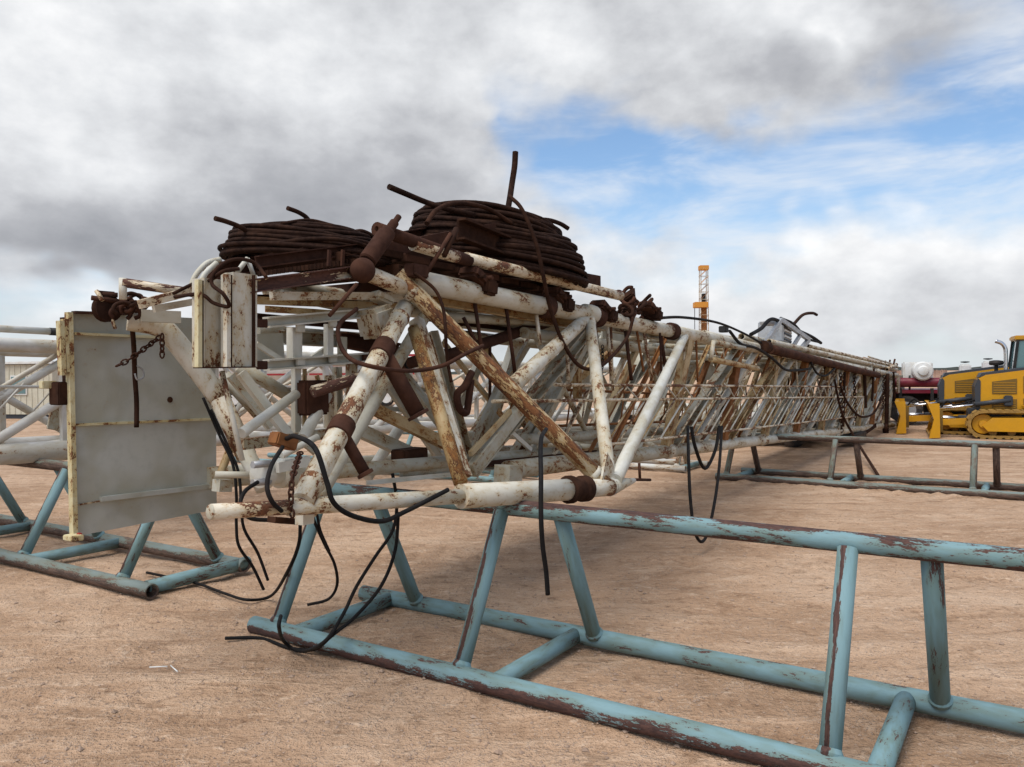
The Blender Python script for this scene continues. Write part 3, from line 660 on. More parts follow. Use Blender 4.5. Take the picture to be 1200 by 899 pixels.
# two deep upright channels at the base corner
for x1, x2, yt, yb, q in ((229.5, 264, 328, 430.5, .16), (263, 297.5, 321.5, 430, .02)):
    p1, p2 = M((x1+x2)/2, yb, q), M((x1+x2)/2, yt, q); wm = (x2-x1)*.97*depth(p1)/F_PX
    ch = beam('upright_channel', p1, p2, wm, .115, m_white, MAST, U, 'chan', .011)
    for xx in (x1+6.8, x2-.6): beam('rusted_edge', M(xx, yb+.3, q-.068), M(xx, yt+1, q-.068), 1.3*depth(p1)/F_PX, .03, m_darkrust, ch, U)
    beam('rusted_edge', M(x1, yb+.5, q-.065), M(x2, yb+.3, q-.065), 1.5*depth(p1)/F_PX, .05, m_rust, ch, Z)
    beam('channel_lip', M(x1+3, yb, q-.075), M(x1+3, yt, q-.075), 5.2*depth(p1)/F_PX, .035, m_yellow_edge if x1 < 240 else m_white2, ch, U)
# top-left outrigger beams and rusted tackle
Bm('outrigger_beam', (163, 357, .55), (236, 338, .45), 10, m_wornpipe, ratio=.8); Bm('outrigger_beam', (180, 362, .62), (236, 352, .6), 8, m_white, ratio=.8); Bm('outrigger_beam', (164, 370, .8), (210, 372, .75), 14, m_clean, ratio=.8)
T('outrigger_pipe', (143, 331, .7), (232, 344, .5), 11, m_wornbeam); T('outrigger_pipe', (144, 326, .7), (144, 351, .7), 9, m_white)
hose('grab_rail', [M(222, 345, .6), M(228, 325, .6), M(242, 309, .6), M(258, 304, .6)], .018, m_clean, MAST); hose('grab_rail', [M(232, 345, .5), M(239, 323, .5), M(254, 308, .5)], .018, m_clean, MAST)
T('grab_rail', (278, 319, .1), (290, 303, .1), 6, m_clean, n=8); T('grab_rail', (290, 303, .1), (298, 325, .1), 5, m_clean, n=8)

# loading deck on top: rusty channels carrying the rope coils
Bm('deck_beam', (290, 336, -.02), (420, 318, -.02), 15, m_wornbeam, ratio=.6, prof='chan'); Bm('deck_beam', (302, 307, .15), (440, 289, .15), 13, m_rust, ratio=.6, prof='chan')
Bm('deck_beam', (318, 347, .2), (470, 347, .2), 9, m_white2); Bm('deck_beam', (298, 352, .5), (480, 360, .5), 8, m_ochre)
Bm('deck_beam', (250, 318, .9), (520, 270, .9), 16, m_rust, ratio=.6, prof='chan'); Bm('deck_beam', (415, 300, .2), (610, 262, .2), 14, m_rust, ratio=.6); Bm('deck_beam', (470, 290, .35), (700, 330, .35), 15, m_rust)
Bm('deck_beam', (540, 268, .1), (612, 296, .1), 24, m_darkrust, ratio=.5, prof='chan')
for k in range(26): Bm('grating_tooth', (304+k*4.6, 318-k*.62, .10), (304.3+k*4.6, 324-k*.62, .10), 1.7, m_darkrust, ratio=3)
for x in (386, 402): Bm('deck_hook', (x, 293, .05), (x-1, 312, .05), 4, m_rust)
for k in range(2, 11): beam('deck_plank', K(-.15+.33*k, .12, zt(-.15+.33*k)+.20), K(-.15+.33*k, QW-.1, zt(-.15+.33*k)+.20), .05, .29, m_darkrust if k % 3 else m_rust, MAST, Z)
zc = lambda s: zt(s)+.09
for s in (.3, .9, 1.5, 2.1, 2.7, 3.3): beam('deck_joist', K(s-.3, -.02+.1, zc(s)), K(s-.3, QW+.3, zc(s)), .09, .09, m_darkrust, MAST, Z, 'chan')
T('deck_rail', (441, 268, -.05), (550, 306, -.05), 15, m_rust, bore=.02); T('deck_rail', (546, 303, -.04), (727, 347, -.04), 12.5, m_wornpipe)
T('deck_rail', (484, 286, -.051), (535, 301, -.051), 15.4, m_wornpipe)
for x, y in ((557, 326), (652, 348), (705, 362), (760, 362)):   # rusted clamps tying rail to chord
    p = M(x, y, -.03)
    box('rail_clamp', p, U*1+Z*-.5, V, Z+U*.5, .26, .20, .10, m_rust, MAST, .025); box('rail_clamp', p+U*.10-Z*.07, U-Z*.2, V, Z, .16, .24, .13, m_darkrust, MAST, .02)
    tube('clamp_bolt', p+V*-.14+U*.05, p+V*.1+U*.05, .02, m_rust, MAST, n=6); tube('clamp_bolt', p+V*-.14-U*.06, p+V*.1-U*.06, .018, m_darkrust, MAST, n=6)
box('rail_bracket', M(488, 318, -.1), U, V, Z, .18, .1, .1, m_rust, MAST, .01)
T('rail_strap', (520, 300, -.1), (535, 268, -.1), 7, m_darkrust, n=8); T('rail_strap', (500, 320, -.1), (528, 274, -.1), 5, m_rust, n=8)
# ball end and upright spigot
bp_ = M(425, 317, -.10); rb_ = 15*depth(bp_)/F_PX
lathe('ball_end', bp_-Z*rb_, Z, [(rb_*math.sin(a), rb_*(1-math.cos(a))) for a in np.linspace(.05, math.pi-.05, 14)], m_rust, MAST, 20)
lathe('spigot', M(430, 306, -.10), M(478, 239, -.10)-M(430, 306, -.10), [(.05, 0), (.062, .01), (.062, .30), (.052, .32), (.034, .33), (.034, .42), (.022, .43), (.022, .49)], m_rust, MAST, 18)
T('ball_arm', (430, 320, -.08), (478, 340, -.03), 19, m_wornpipe)
T('ball_rod', (418, 333, -.1), (386, 370, -.1), 5, m_rust, n=8)
box('cast_fitting', M(442, 377, .18), U*1+Z*.3, V, Z-U*.3, .25, .22, .22, m_white2, MAST, .03); box('cast_fitting', M(447, 350, .2), U, V, Z+U*.5, .2, .12, .07, m_white, MAST, .02)
Bm('upper_brace', (340, 345, .3), (480, 352, .3), 6, m_white2); Bm('upper_brace', (330, 345, .7), (460, 372, .7), 10, m_grey); T('upper_brace', (520, 372, .3), (690, 380, .3), 10, m_grey); Bm('upper_brace', (510, 352, .15), (700, 385, .15), 9, m_ochre, prof='chan')
Bm('upper_brace', (490, 345, .3), (800, 398, .3), 12, m_grey, prof='chan'); Bm('upper_brace', (540, 375, .6), (690, 395, .6), 16, m_clean, prof='chan')

for x1, y1, q1, x2, y2, q2_, w, mm in ((300, 372, .8, 440, 384, .8, 9, m_rust), (312, 362, .45, 470, 372, .45, 7, m_ochre), (296, 350, 1.0, 420, 352, 1.0, 9, m_darkrust), (330, 395, .9, 440, 402, .9, 16, m_grey), (402, 398, .6, 470, 412, .6, 18, m_rust),
                                      (372, 440, .5, 395, 520, .5, 6, m_ochre), (395, 430, .6, 398, 520, .6, 10, m_grey), (300, 470, .9, 372, 532, .7, 8, m_grey), (335, 470, 1.1, 470, 480, 1.1, 6, m_grey), (440, 450, 1.1, 540, 462, 1.1, 5, m_grey),
                                      (520, 400, .5, 600, 500, .4, 8, m_ochre), (575, 405, .4, 575, 520, .4, 5, m_rust), (620, 400, .8, 560, 505, .7, 8, m_grey), (655, 470, .5, 620, 540, .3, 7, m_grey), (700, 440, .2, 650, 535, .2, 7, m_wornpipe),
                                      (745, 430, .3, 690, 535, .2, 7, m_rust2), (560, 545, .2, 700, 530, .2, 6, m_rust), (470, 555, .2, 600, 545, .2, 8, m_grey), (430, 566, -.1, 560, 553, -.1, 5, m_clean), (500, 372, .6, 690, 402, .6, 7, m_rust)):
    Bm('web_bar', (x1, y1, q1), (x2, y2, q2_), w, mm, ratio=.6, prof='angle' if w < 9 else 'chan')
for x, y, q1, sz_ in ((352, 385, .24, .05), (390, 379, .24, .05), (352, 424, .24, .05), (390, 421, .24, .05), (430, 420, .24, .06), (307, 379, .2, .055), (307, 428, .2, .055)): box('end_gusset', M(x, y, q1), U, V, Z, sz_*1.5, .02, sz_, m_rust if sz_ > .052 else m_clean, MAST, .004)
# ------------------------------------------------------------------ crown half of the mast: pipes on top, crown block
for i, (q, dz, s1, s2, r, mm) in enumerate(((.0, .16, 10.4, 26.4, .05, m_white), (.25, .20, 9.6, 27.4, .06, m_white), (.45, .24, 11, 27.8, .045, m_grey), (.7, .22, 9, 28.2, .06, m_white), (.95, .25, 12, 28, .05, m_clean), (1.2, .2, 10.5, 27.6, .06, m_white), (.6, .33, 13.5, 28.6, .05, m_white2), (.15, .30, 14.0, 27.8, .04, m_wornpipe))):
    tube('standpipe', K(s1, q, zt(s1)+dz), K(s2, q, zt(s2)+dz+.04), r, mm, MAST, bore=r*.8)
T('guide_pipe', (902, 409, -.12), (1029, 440, -.12), 8.5, m_rust, bore=.06)
lathe('pipe_socket', M(894, 406, -.12), M(1029, 440, -.12)-M(894, 406, -.12), [(.06, 0), (.105, .005), (.105, .26), (.075, .29)], m_darkrust, MAST)
T('hook_pipe', (836, 400, -.15), (833, 421, -.15), 5.5, m_white, n=10); T('hook_pipe', (833, 421, -.15), (888, 432, -.15), 6.5, m_ochre, n=10); T('hook_pipe', (836, 401, -.15), (872, 408, -.15), 6, m_grey, n=10)
Bm('web_plate', (800, 437, .5), (845, 437, .5), 17, m_grey, ratio=.1)
for k in range(7):                                           # crown: fan of pipe ends and plates past the last bay
    s = 25.4+.55*k; q = -.05+.22*k
    tube('crown_pipe', K(s-1.6, q, zt(s)+.18), K(s+.5, q, zt(s)+.34), .06, [m_wornpipe, m_rust2, m_white2][k % 3], MAST, bore=.048)
    tube('crown_stub', K(s-.3, q, zt(s)+.25), K(s-.2, q-.05, zt(s)+.52), .03, m_rust, MAST, n=8); tube('crown_rod', K(s-5, q, zt(s-5)+.36), K(s, q+.1, zt(s)+.38), .03, m_rust2 if k % 2 else m_white, MAST, n=8)
    lathe('crown_sheave', K(27.2+.12*k, .12+.16*k, zt(27)-.12), V, [(.08, 0), (.30, .01), (.27, .04), (.30, .07), (.08, .08)], m_steel if k % 2 else m_rust, MAST, 24)
box('crown_plate', K(27.4, .65, zt(27)-.5), U, V, Z, 1.5, 1.25, .07, m_white2, MAST, .01); box('crown_plate', K(27.4, .0, zt(27)-.28), U, V, Z, 1.7, .05, .62, m_white, MAST, .01); box('crown_plate', K(27.4, QW, zt(27)-.28), U, V, Z, 1.7, .05, .62, m_grey, MAST, .01)
box('foot_tray', K(18.4, .05, zb(18.4)-.20), U, V, Z, 1.5, .5, .22, m_black, MAST, .02)
beam('foot_bar', K(18.0, -.05, zb(18)-.28), K(21.5, -.05, zb(21.5)+.05), .10, .08, m_darkrust, MAST, Z)
extrude('crown_gusset', [(-.8, -.1), (.9, -.05), (.5, .42), (-.1, .36)], K(16.6, -.06, zb(16.6)), U, Z, .03, m_grey, MAST)
for x, y1, y2, w, mm in ((972, 415, 480, 3, m_rust), (1006, 428, 470, 4, m_white2), (1020, 428, 475, 4, m_grey), (1035, 430, 470, 3.5, m_rust)): T('crown_post', (x, y1, 0), (x+2, y2, 0), w, mm, n=8)
# grey equipment frame sitting on the mast
q = .45
EQ = thing('equipment_frame', 'tilted galvanised steel frame with louvred box on top of the mast', 'equipment frame', M(905, 408, q))
bc = M(908, 391, q); ax = (M(944, 402, q)-M(890, 376, q)).normalized(); ay = ax.cross(V).normalized(); sc = depth(bc)/F_PX
if ay.z < 0: ay = -ay
box('louvre_box', bc, ax, V, ay, 40*sc, .5, 24*sc, m_steel, EQ, .02)
for k in range(6): box('louvre', bc+ay*((k-2.5)*3.4*sc)-V*.26, ax, V, ay, 30*sc, .03, 1.6*sc, m_tank if k % 2 else m_mgrey, EQ)
for x1, y1, x2, y2, w in ((897, 402, 915, 375, 5), (915, 375, 948, 398, 5), (948, 398, 936, 412, 5), (897, 402, 936, 412, 4), (930, 405, 938, 392, 4)):
    for dq in (-.32, .28): Bm('frame_bar', (x1, y1, q+dq), (x2, y2, q+dq), w, m_steel, EQ, ratio=.8)
for k in range(5): T('cable_drum_turn', (892+k*1.0, 379+k*.3, q-.1), (915+k*.6, 375+k*1.2, q-.1), 4, m_steel, EQ, n=8)
hose('exhaust_pipe', [M(922, 388, q), M(930, 380, q), M(941, 369, q), M(952, 367, q), M(957, 369, q)], .035, m_darkrust, EQ)
hose('cable', [M(915, 373, q-.3), M(930, 380, q-.3), M(945, 396, q-.3), M(960, 401, q-.3)], .03, m_rubber, EQ)
hose('cable', [M(880, 392, q-.3), M(892, 385, q-.3), M(905, 374, q-.3), M(925, 383, q-.3), M(950, 394, q-.3), M(962, 402, q-.3)], .035, m_rubber, EQ)
box('junction_box', M(848, 386, .1), U, V, Z, .14, .12, .10, m_black, EQ, .01)

# ------------------------------------------------------------------ wire rope coils on the deck
def coil(label, c, R, R2, h, turns, r, lean, ends, seed, shift=0.0):
    rg = np.random.default_rng(seed); n = 44; N = turns*n
    a = np.arange(N)*2*np.pi/n; k = np.arange(N)/n
    def smooth(sig, amp):
        x = np.interp(np.arange(N), np.linspace(0, N, int(N/n*sig)+2), rg.normal(0, amp, int(N/n*sig)+2)); return np.convolve(x, np.ones(9)/9, 'same')
    lay = k/turns; ph = (k*2.399) % 1.0                        # turn by turn wander over the section
    lev = np.interp(k, np.arange(turns+2), np.concatenate([np.linspace(0, 1, turns+2)]) + rg.normal(0, .10, turns+2))
    lev = np.clip(lev, 0, 1)
    rad = R+(R2-R)*lev**1.8 - .20*R*np.abs(np.interp(k, np.arange(turns+2), rg.random(turns+2)))**1.7 + smooth(3, .012)
    z = lev*h + smooth(3, .014)+.5*r
    tilt = np.interp(k, np.arange(turns+2), rg.normal(0, .075, turns+2)); td = np.interp(k, np.arange(turns+2), rg.uniform(0, 6.28, turns+2))
    X = rad*np.cos(a); Y = rad*np.sin(a); Zc = z+rad*tilt*np.cos(a-td)
    Zc = np.maximum(Zc, r)+lean*X; X = X-shift*lev
    t = thing('wire_rope_coil', label, 'rope coil', c, 'rusty wire rope coils on the mast')
    P = np.stack([X, Y, Zc], 1)
    vs, fs = sweep_np(P, r, 7)
    mw = Matrix.Translation(c)
    mesh('rope', vs, fs, m_rope, t, mw, True, 2)
    for pts, w in ends:
        hose('rope_end', pts, w, m_rope if w > .02 else m_darkrust, t, 6)
    return t
def cpos(x, y, q): return M(x, y, q)
c1 = cpos(360, 310, .75); c2 = cpos(585, 325, .60)
k1 = depth(c1)/F_PX; k2 = depth(c2)/F_PX
coil('low brown wire rope coil on the deck above the upright channels', c1, 97*k1, 66*k1, 34*k1, 44, .0165, -.05,
     [([M(252, 256, .75), M(266, 260, .75), M(285, 268, .75), M(300, 282, .75)], .018), ([M(337, 244, .75), M(350, 249, .75), M(360, 256, .75), M(366, 268, .75)], .018),
      ([M(410, 273, .4), M(425, 271, .4), M(440, 279, .4), M(450, 292, .4)], .016), ([M(330, 262, .5), M(362, 258, .5), M(390, 264, .5)], .012)], 3)
coil('tall brown wire rope coil with upright rope ends on the deck', c2, 105*k2, 80*k2, 66*k2, 58, .0225, -.13,
     [([M(604, 178, .5), M(603, 195, .5), M(600, 215, .5), M(597, 235, .45), M(592, 262, .45)], .030), ([M(456, 219, .5), M(475, 227, .5), M(494, 235, .5), M(508, 240, .45), M(528, 246, .35), M(556, 252, .25)], .026),
      ([M(600, 262, .62), M(622, 258, .60), M(642, 258, .58), M(656, 262, .55), M(666, 268, .5)], .026), ([M(500, 262, .1), M(512, 246, .15), M(535, 238, .2), M(570, 244, .2), M(600, 262, .1)], .02)], 5, 14*k2)
TAIL = hose('wire_rope', [M(597, 230, .02), M(612, 246, -.12), M(628, 285, -.22), M(637, 325, -.25), M(645, 362, -.22), M(660, 402, -.25), M(678, 428, -.3), M(697, 432, -.38), M(715, 420, -.3), M(735, 395, -.2), M(742, 372, -.2)], .019, m_darkrust)
tag(TAIL, 'thin brown wire rope trailing from the tall coil down over the side', 'wire rope')
# heap of rusted tackle by the end of the deck rail
HEAP = thing('tackle_heap', 'heap of rusted shackles and hooks on the top chord beside the rail end', 'tackle', M(745, 372, -.05))
for k in range(16):
    p = M(728+rng.uniform(0, 36), 346+rng.uniform(0, 28), rng.uniform(-.15, .35)); a = rng.uniform(0, 6.28); rr = rng.uniform(.05, .09)
    d1 = Vector((math.cos(a), math.sin(a), rng.uniform(-.6, .6))).normalized(); d2 = d1.orthogonal().normalized()
    hose('shackle', [p+d1*rr*math.cos(x)+d2*rr*1.5*math.sin(x) for x in np.linspace(-2.4, 2.4, 8)], .022, m_darkrust if k % 3 else m_rust, HEAP, 4, 7)
    if k % 3 == 0: box('hook_block', p, d1, d2, d1.cross(d2), .13, .10, .07, m_darkrust, HEAP, .015)
T('tackle_post', (741, 338, 0), (743, 362, 0), 6, m_darkrust, HEAP)
HEAP2 = thing('tackle_block', 'rusted sheave block with shackles hanging over the panel top', 'tackle', M(130, 362, 1.0))
pb = M(122, 362, .98); lathe('sheave', pb, -V, [(.03, 0), (.085, .004), (.07, .03), (.085, .06), (.03, .064)], m_darkrust, HEAP2, 20)
box('sheave_cheek', pb-V*.03+Z*.03, U, V, Z, .12, .02, .16, m_rust, HEAP2, .008)
for x1, y1, x2, y2, w in ((107, 349, 138, 353, 6), (113, 341, 120, 352, 5), (128, 365, 135, 385, 4), (138, 352, 160, 362, 8), (152, 350, 165, 366, 6), (120, 345, 138, 346, 6)): T('shackle_pin', (x1, y1, .95), (x2, y2, .9), w, m_rust if w > 5 else m_wornpipe, HEAP2, n=8)
for k in range(8):
    p = M(140+rng.uniform(0, 26), 352+rng.uniform(0, 16), .85+rng.uniform(-.08, .08)); a = rng.uniform(0, 6.28); d1 = Vector((math.cos(a), 0, math.sin(a))); d2 = d1.orthogonal().normalized()
    hose('shackle', [p+d1*.04*math.cos(x)+d2*.06*math.sin(x) for x in np.linspace(-2.4, 2.4, 7)], .013, m_rust if k % 2 else m_darkrust, HEAP2, 4, 6)

# ------------------------------------------------------------------ hoses, cables and chains
def H(label, pts, w, mat=None, name='hose', cat='hose', q=None, group=None):
    P = []
    for p in pts:
        if isinstance(p, Vector): P.append(p)
        else: P.append(M(p[0], p[1], p[2] if len(p) > 2 else q))
    r = w*.5*sum(depth(p) for p in P)/len(P)/F_PX
    o = hose(name, P, r, mat or m_rubber, None, 8, 8); tag(o, label, cat, group); return o
H('thick black hose looping from the orange clamp under the base leg', [(336, 514, -.4), (347, 511.5, -.5), (369, 525, -.72), (383, 565, -.80), (391, 589, -.82), (412, 604, -.82), (447, 611, -.82), (474, 600, -.85), (500, 587, -.9), (525, 574, -.92)], 6)
H('black hose curling down from the orange clamp over the leg end', [(331, 524, -.42), (318, 546, -.66), (313, 570, -.72), (319, 588, -.74), (330, 599, -.72)], 5.5)
H('black hose bent round below the hinge knuckle', [(302, 565, -.1), (287, 576, -.15), (282, 592, -.2), (293, 607, -.25), (322, 610, -.3)], 5)
H('black cable hanging from the panel edge toward the open rack end', [(238, 466, .6), (258, 512, .55), (273, 545, .45), (277, 580, .4), (277, 615, .4), (280, 640, .4), (296, 664, .4), (309, 691, .4)], 3.6, name='cable', cat='cable')
H('black cable dangling beside the hinge, ending above the dirt', [(247, 480, .6), (268, 525, .5), (280, 556, .42), (283, 600, .35), (287, 622, .35), (302, 648, .35), (314, 680, .35)], 3.6, name='cable', cat='cable')
H('black cable looping onto the dirt past the open rack end', [(352, 612, .55), (350, 638, .6), (338, 668, .8), gz(318, 698, .03), gz(290, 703, .02), gz(262, 695, .02), gz(232, 684, .02), gz(205, 678, .02), gz(172, 671, .02)], 3.6, name='cable', cat='cable')
H('long black cable hanging in a wide loop over the rack front rail', [(460, 555, .1), (465, 590, .1), (460, 622, .12), (440, 652, .12), (418, 687, .12), (401, 722, .10), (379, 753, .05), gz(352, 763, .03), gz(333, 752, .10), (327, 735, .10), (329, 722, .2)], 4.2, name='cable', cat='cable')
H('black cable hanging over the rack end, its tail lying on dirt', [(467, 600, .12), (463, 645, .12), (447, 686, .12), (418, 721, .12), (390, 744, .06), gz(368, 761, .03), gz(338, 759, .02), gz(305, 748, .02), gz(264, 748, .02)], 4.2, name='cable', cat='cable')
H('thin black cable hanging behind the rack end leg', [(362, 588, .0), (368, 610, .0), (380, 637, .05), (392, 661, .1), (395, 685, .2), (385, 702, .3), (360, 709, .4)], 3.6, name='cable', cat='cable')
H('short black cable beside the rack end leg', [(370, 592, .0), (375, 620, .0), (386, 646, .0)], 3.2, name='cable', cat='cable')
H('straight black hose hanging in front of the rack top rail', [(640, 503, -1.10), (634, 516, -1.30), (634, 560, -1.46), (634, 605, -1.5), (636, 640, -1.5), (640, 670, -1.5), (642, 697, -1.5)], 5.5)
H('black hose hanging in a long loop behind the rack top rail', [(806, 500, -.5), (807, 540, -.75), (809, 585, -.85), (814, 622, -.9), (822, 635, -.9), (830, 622, -.9), (838, 585, -.85), (843, 545, -.7), (846, 500, -.5)], 3.6)
H('small black hose loop below the ladder', [(810, 500, -.3), (815, 525, -.35), (826, 549, -.35), (838, 528, -.35), (843, 500, -.3)], 4)
H('black cable sagging over the top chord toward the equipment frame', [(768, 373, -.1), (800, 372, -.1), (840, 378, -.1), (870, 390, -.1), (892, 402, -.1)], 3, name='cable', cat='cable')
H('black cable drooping under the pipe socket', [(855, 388, -.15), (868, 403, -.15), (886, 408, -.15), (905, 420, -.16), (920, 433, -.16), (935, 434, -.16), (950, 432, -.16)], 3.2, name='cable', cat='cable')
H('black cable bowed below the brown guide pipe', [(950, 425, -.16), (958, 438, -.16), (968, 440, -.16), (978, 432, -.16)], 2.6, name='cable', cat='cable')
H('rust brown rope slung across the base posts', [(418, 362, -.05), (398, 380, -.1), (398, 402, -.15), (410, 420, -.25), (433, 429, -.45), (465, 434, -.42), (492, 434, -.35), (520, 428, -.38), (545, 415, -.45), (566, 405, -.45)], 5.2, m_rust, 'rope', 'rope')
H('black cable strung down from the rusty brace with clips', [(486, 320, -.15), (510, 340, -.25), (520, 365, -.3), (522, 390, -.35), (524, 420, -.3), (529, 448, -.3)], 4, m_darkrust, 'cable', 'cable')
H('brown wire rope lying from tackle block to upright channels', [(150, 360, .8), (170, 352, .6), (200, 345, .5), (226, 333, .3), (245, 329, .1), (262, 318, -.08), (280, 315, -.1)], 4.5, m_darkrust, 'wire_rope', 'wire rope')
H('brown wire rope curling round the upright channel tops', [(205, 348, .45), (235, 345, .1), (250, 355, .02), (268, 359, -.09), (262, 345, -.1), (248, 332, .0), (255, 314, .0), (275, 304, .0), (298, 308, .0), (312, 325, -.1)], 4.5, m_darkrust, 'wire_rope', 'wire rope')
H('black wire looped behind the base post', [(487, 405, .1), (478, 415, .1), (475, 428, .1), (483, 436, .1)], 3, name='cable', cat='cable')
ck = tag(hose('hook', [M(553, 436, -.1), M(545, 452, -.1), M(536, 462, -.1), M(538, 478, -.1), M(546, 484, -.1), M(549, 470, -.1), M(552, 445, -.1)], .03, m_rust), 'rusty lifting hook hanging in the base braces', 'hook')
CH = [('rusty chain stretched across the grey panel', [M(137, 429, 1.1), M(152, 421, 1.08), M(170, 408, 1.0), M(190, 393, .85)]), ('short rusty chain hanging down from the raking tube', [M(190, 392, .82), M(190, 408, .82), M(190, 424, .82)]),
      ('rusty chain wrapped down over the base leg bracket', [M(352, 530, -.5), M(344, 555, -.70), M(341, 580, -.72), M(343, 612, -.72)]), ('black chain hanging under the top chord by the sleeve', [M(706, 405, .05), M(706, 425, .05), M(704, 440, .05)])]
for lb, pts in CH: tag(chain('chain', pts, m_rust if 'rusty' in lb else m_black, link_r=.016, wire=.006), lb, 'chain')
tag(hose('sling', [M(152, 362, .95), M(155, 385, 1.02), M(157, 410, 1.08), M(158, 440, 1.12), M(160, 470, 1.14), M(160, 501, 1.14)], .016, m_darkrust), 'dark wire sling hanging down the face of the grey panel', 'sling')
tag(hose('wire_loop', [M(158, 428, 1.1), M(167, 433, 1.1), M(168, 442, 1.1), M(161, 445, 1.1), M(158, 438, 1.1)], .006, m_steel), 'thin steel wire loop on the grey panel', 'wire')
# lines hanging off the crown end
n_ = 0
for x, y1, y2, w, isch in ((985, 438, 508, 4, 1), (990, 436, 500, 3, 0), (1001, 440, 490, 4, 1), (1013, 432, 478, 4, 0), (1024, 432, 470, 3, 0), (1040, 438, 506, 5, 0), (1036, 440, 480, 3, 1), (1047, 436, 470, 3, 0)):
    dx = rng.uniform(-3, 4); pts = [M(x, y1, -.1), M(x+dx*.5, (y1+y2)/2, -.1), M(x+dx, y2, -.1)]
    o = hose('hanging_line', pts, w*.5*depth(pts[0])/F_PX, m_darkrust, None, 6, 6) if not isch else chain('hanging_chain', pts, m_darkrust, link_r=.032, wire=.013)
    tag(o, 'dark rusty chain hanging from the crown end of the mast' if isch else 'dark rusty line hanging from the crown end of the mast', 'chain' if isch else 'line', 'lines hanging off the crown')
H('long dark cable trailing from the crown past the far rack to dirt', [(978, 445, -.15), (984, 475, -.2), (990, 492, -.25), (1000, 510, -.4), (1012, 530, -.9), gz(1029, 557, .03)], 3, m_darkrust, 'cable', 'cable')
H('dark cable looped below the crown end', [(984, 450, -.12), (993, 472, -.12), (1008, 488, -.12), (1024, 484, -.12), (1034, 465, -.12)], 2.6, m_darkrust, 'cable', 'cable')
tube_o = tube('shackle_weight', M(1037, 498, -.1), M(1038, 507, -.1), .09, m_darkrust, None, n=10); tag(tube_o, 'rusty weight hanging below the crown lines', 'weight')

# ------------------------------------------------------------------ second mast, parallel, beyond the first
Q2, W2 = vOf(M(0, 0, 0))-V0, 1.5
q2 = vOf(on_plane(24, 541, O+U*(LS+.53), U))-V0-.35           # crosses the left rack near its apex
MAST2 = thing('rig_mast', 'clean white rig mast lying parallel behind the panelled one', 'rig mast', K(6, q2+.7, .9))
z2 = LH+.14
def zb2(s): return z2-.02*(s-LS)
def zt2(s): return z2+1.22-.02*(s-LS)
m_w2 = paint('second_mast_white', (.56, .54, .49), .04, stain=.3)
for q, zf, r in ((0, zb2, .085), (W2, zb2, .085), (0, zt2, .08), (W2, zt2, .08)): tube('chord', K(-4.5, q2+q, zf(-4.5)), K(17, q2+q, zf(17)), r, m_w2, MAST2, n=16)
tube('standpipe', K(-4.5, q2+.2, zt2(-4.5)+.19), K(.95, q2+.2, zt2(.95)+.19), .042, m_w2, MAST2); tube('standpipe_cap', K(.95, q2+.2, zt2(.95)+.19), K(1.25, q2+.2, zt2(1.25)+.19), .046, m_black, MAST2)
for i in range(10):
    s = -4.2+2.1*i
    for q in (0, W2):
        tube('brace', K(s, q2+q, zb2(s)), K(s+2.0, q2+q, zt2(s+2.0)), .055, m_w2, MAST2)
        tube('brace', K(s+.1, q2+q, zt2(s)), K(s+2.0, q2+q, zb2(s+2.0)), .05, m_w2, MAST2) if q else tube('brace', K(s+1.0, q2, zb2(s+1.0)), K(s+1.9, q2, (zb2(s)+zt2(s))/2+.4), .035, m_w2, MAST2)
        beam('post', K(s+1.0, q2+q, zb2(s+1)), K(s+1.0, q2+q, zt2(s+1)), .07, .07, m_w2, MAST2, U)
    tube('cross_strut', K(s, q2, zb2(s)), K(s, q2+W2, zb2(s)), .06, m_w2, MAST2); tube('cross_strut', K(s, q2, zt2(s)), K(s, q2+W2, zt2(s)), .06, m_w2, MAST2)
    tube('cross_brace', K(s, q2, zb2(s)), K(s+2, q2+W2, zb2(s+2)), .05, m_w2, MAST2); tube('rail', K(s, q2+.05, zb2(s)+.75), K(s+2.05, q2+.05, zb2(s+2)+.75), .018, m_w2, MAST2, n=8)
    tube('brace', K(s+2.0, q2, zb2(s+2)), K(s+1.0, q2, zt2(s+1)), .032, m_w2, MAST2, n=10); tube('brace', K(s, q2+W2, zb2(s)+.1), K(s+1.0, q2, zt2(s+1)-.05), .03, m_w2, MAST2, n=10)
    for k in range(5): tube('lattice_bar', K(s+.4*k, q2+.3, zb2(s)+.45), K(s+.4*k+.3, q2+.3, zb2(s)+.78), .012, m_w2, MAST2, n=6)
box('gusset_plate', K(1.3, q2+.4, z2+.45), U, V, Z+U*.6, .5, .03, .6, m_grey, MAST2); tube('chord_socket', K(-.1, q2-.02, zb2(-.1)), K(1.4, q2-.02, zb2(1.4)), .12, m_w2, MAST2)

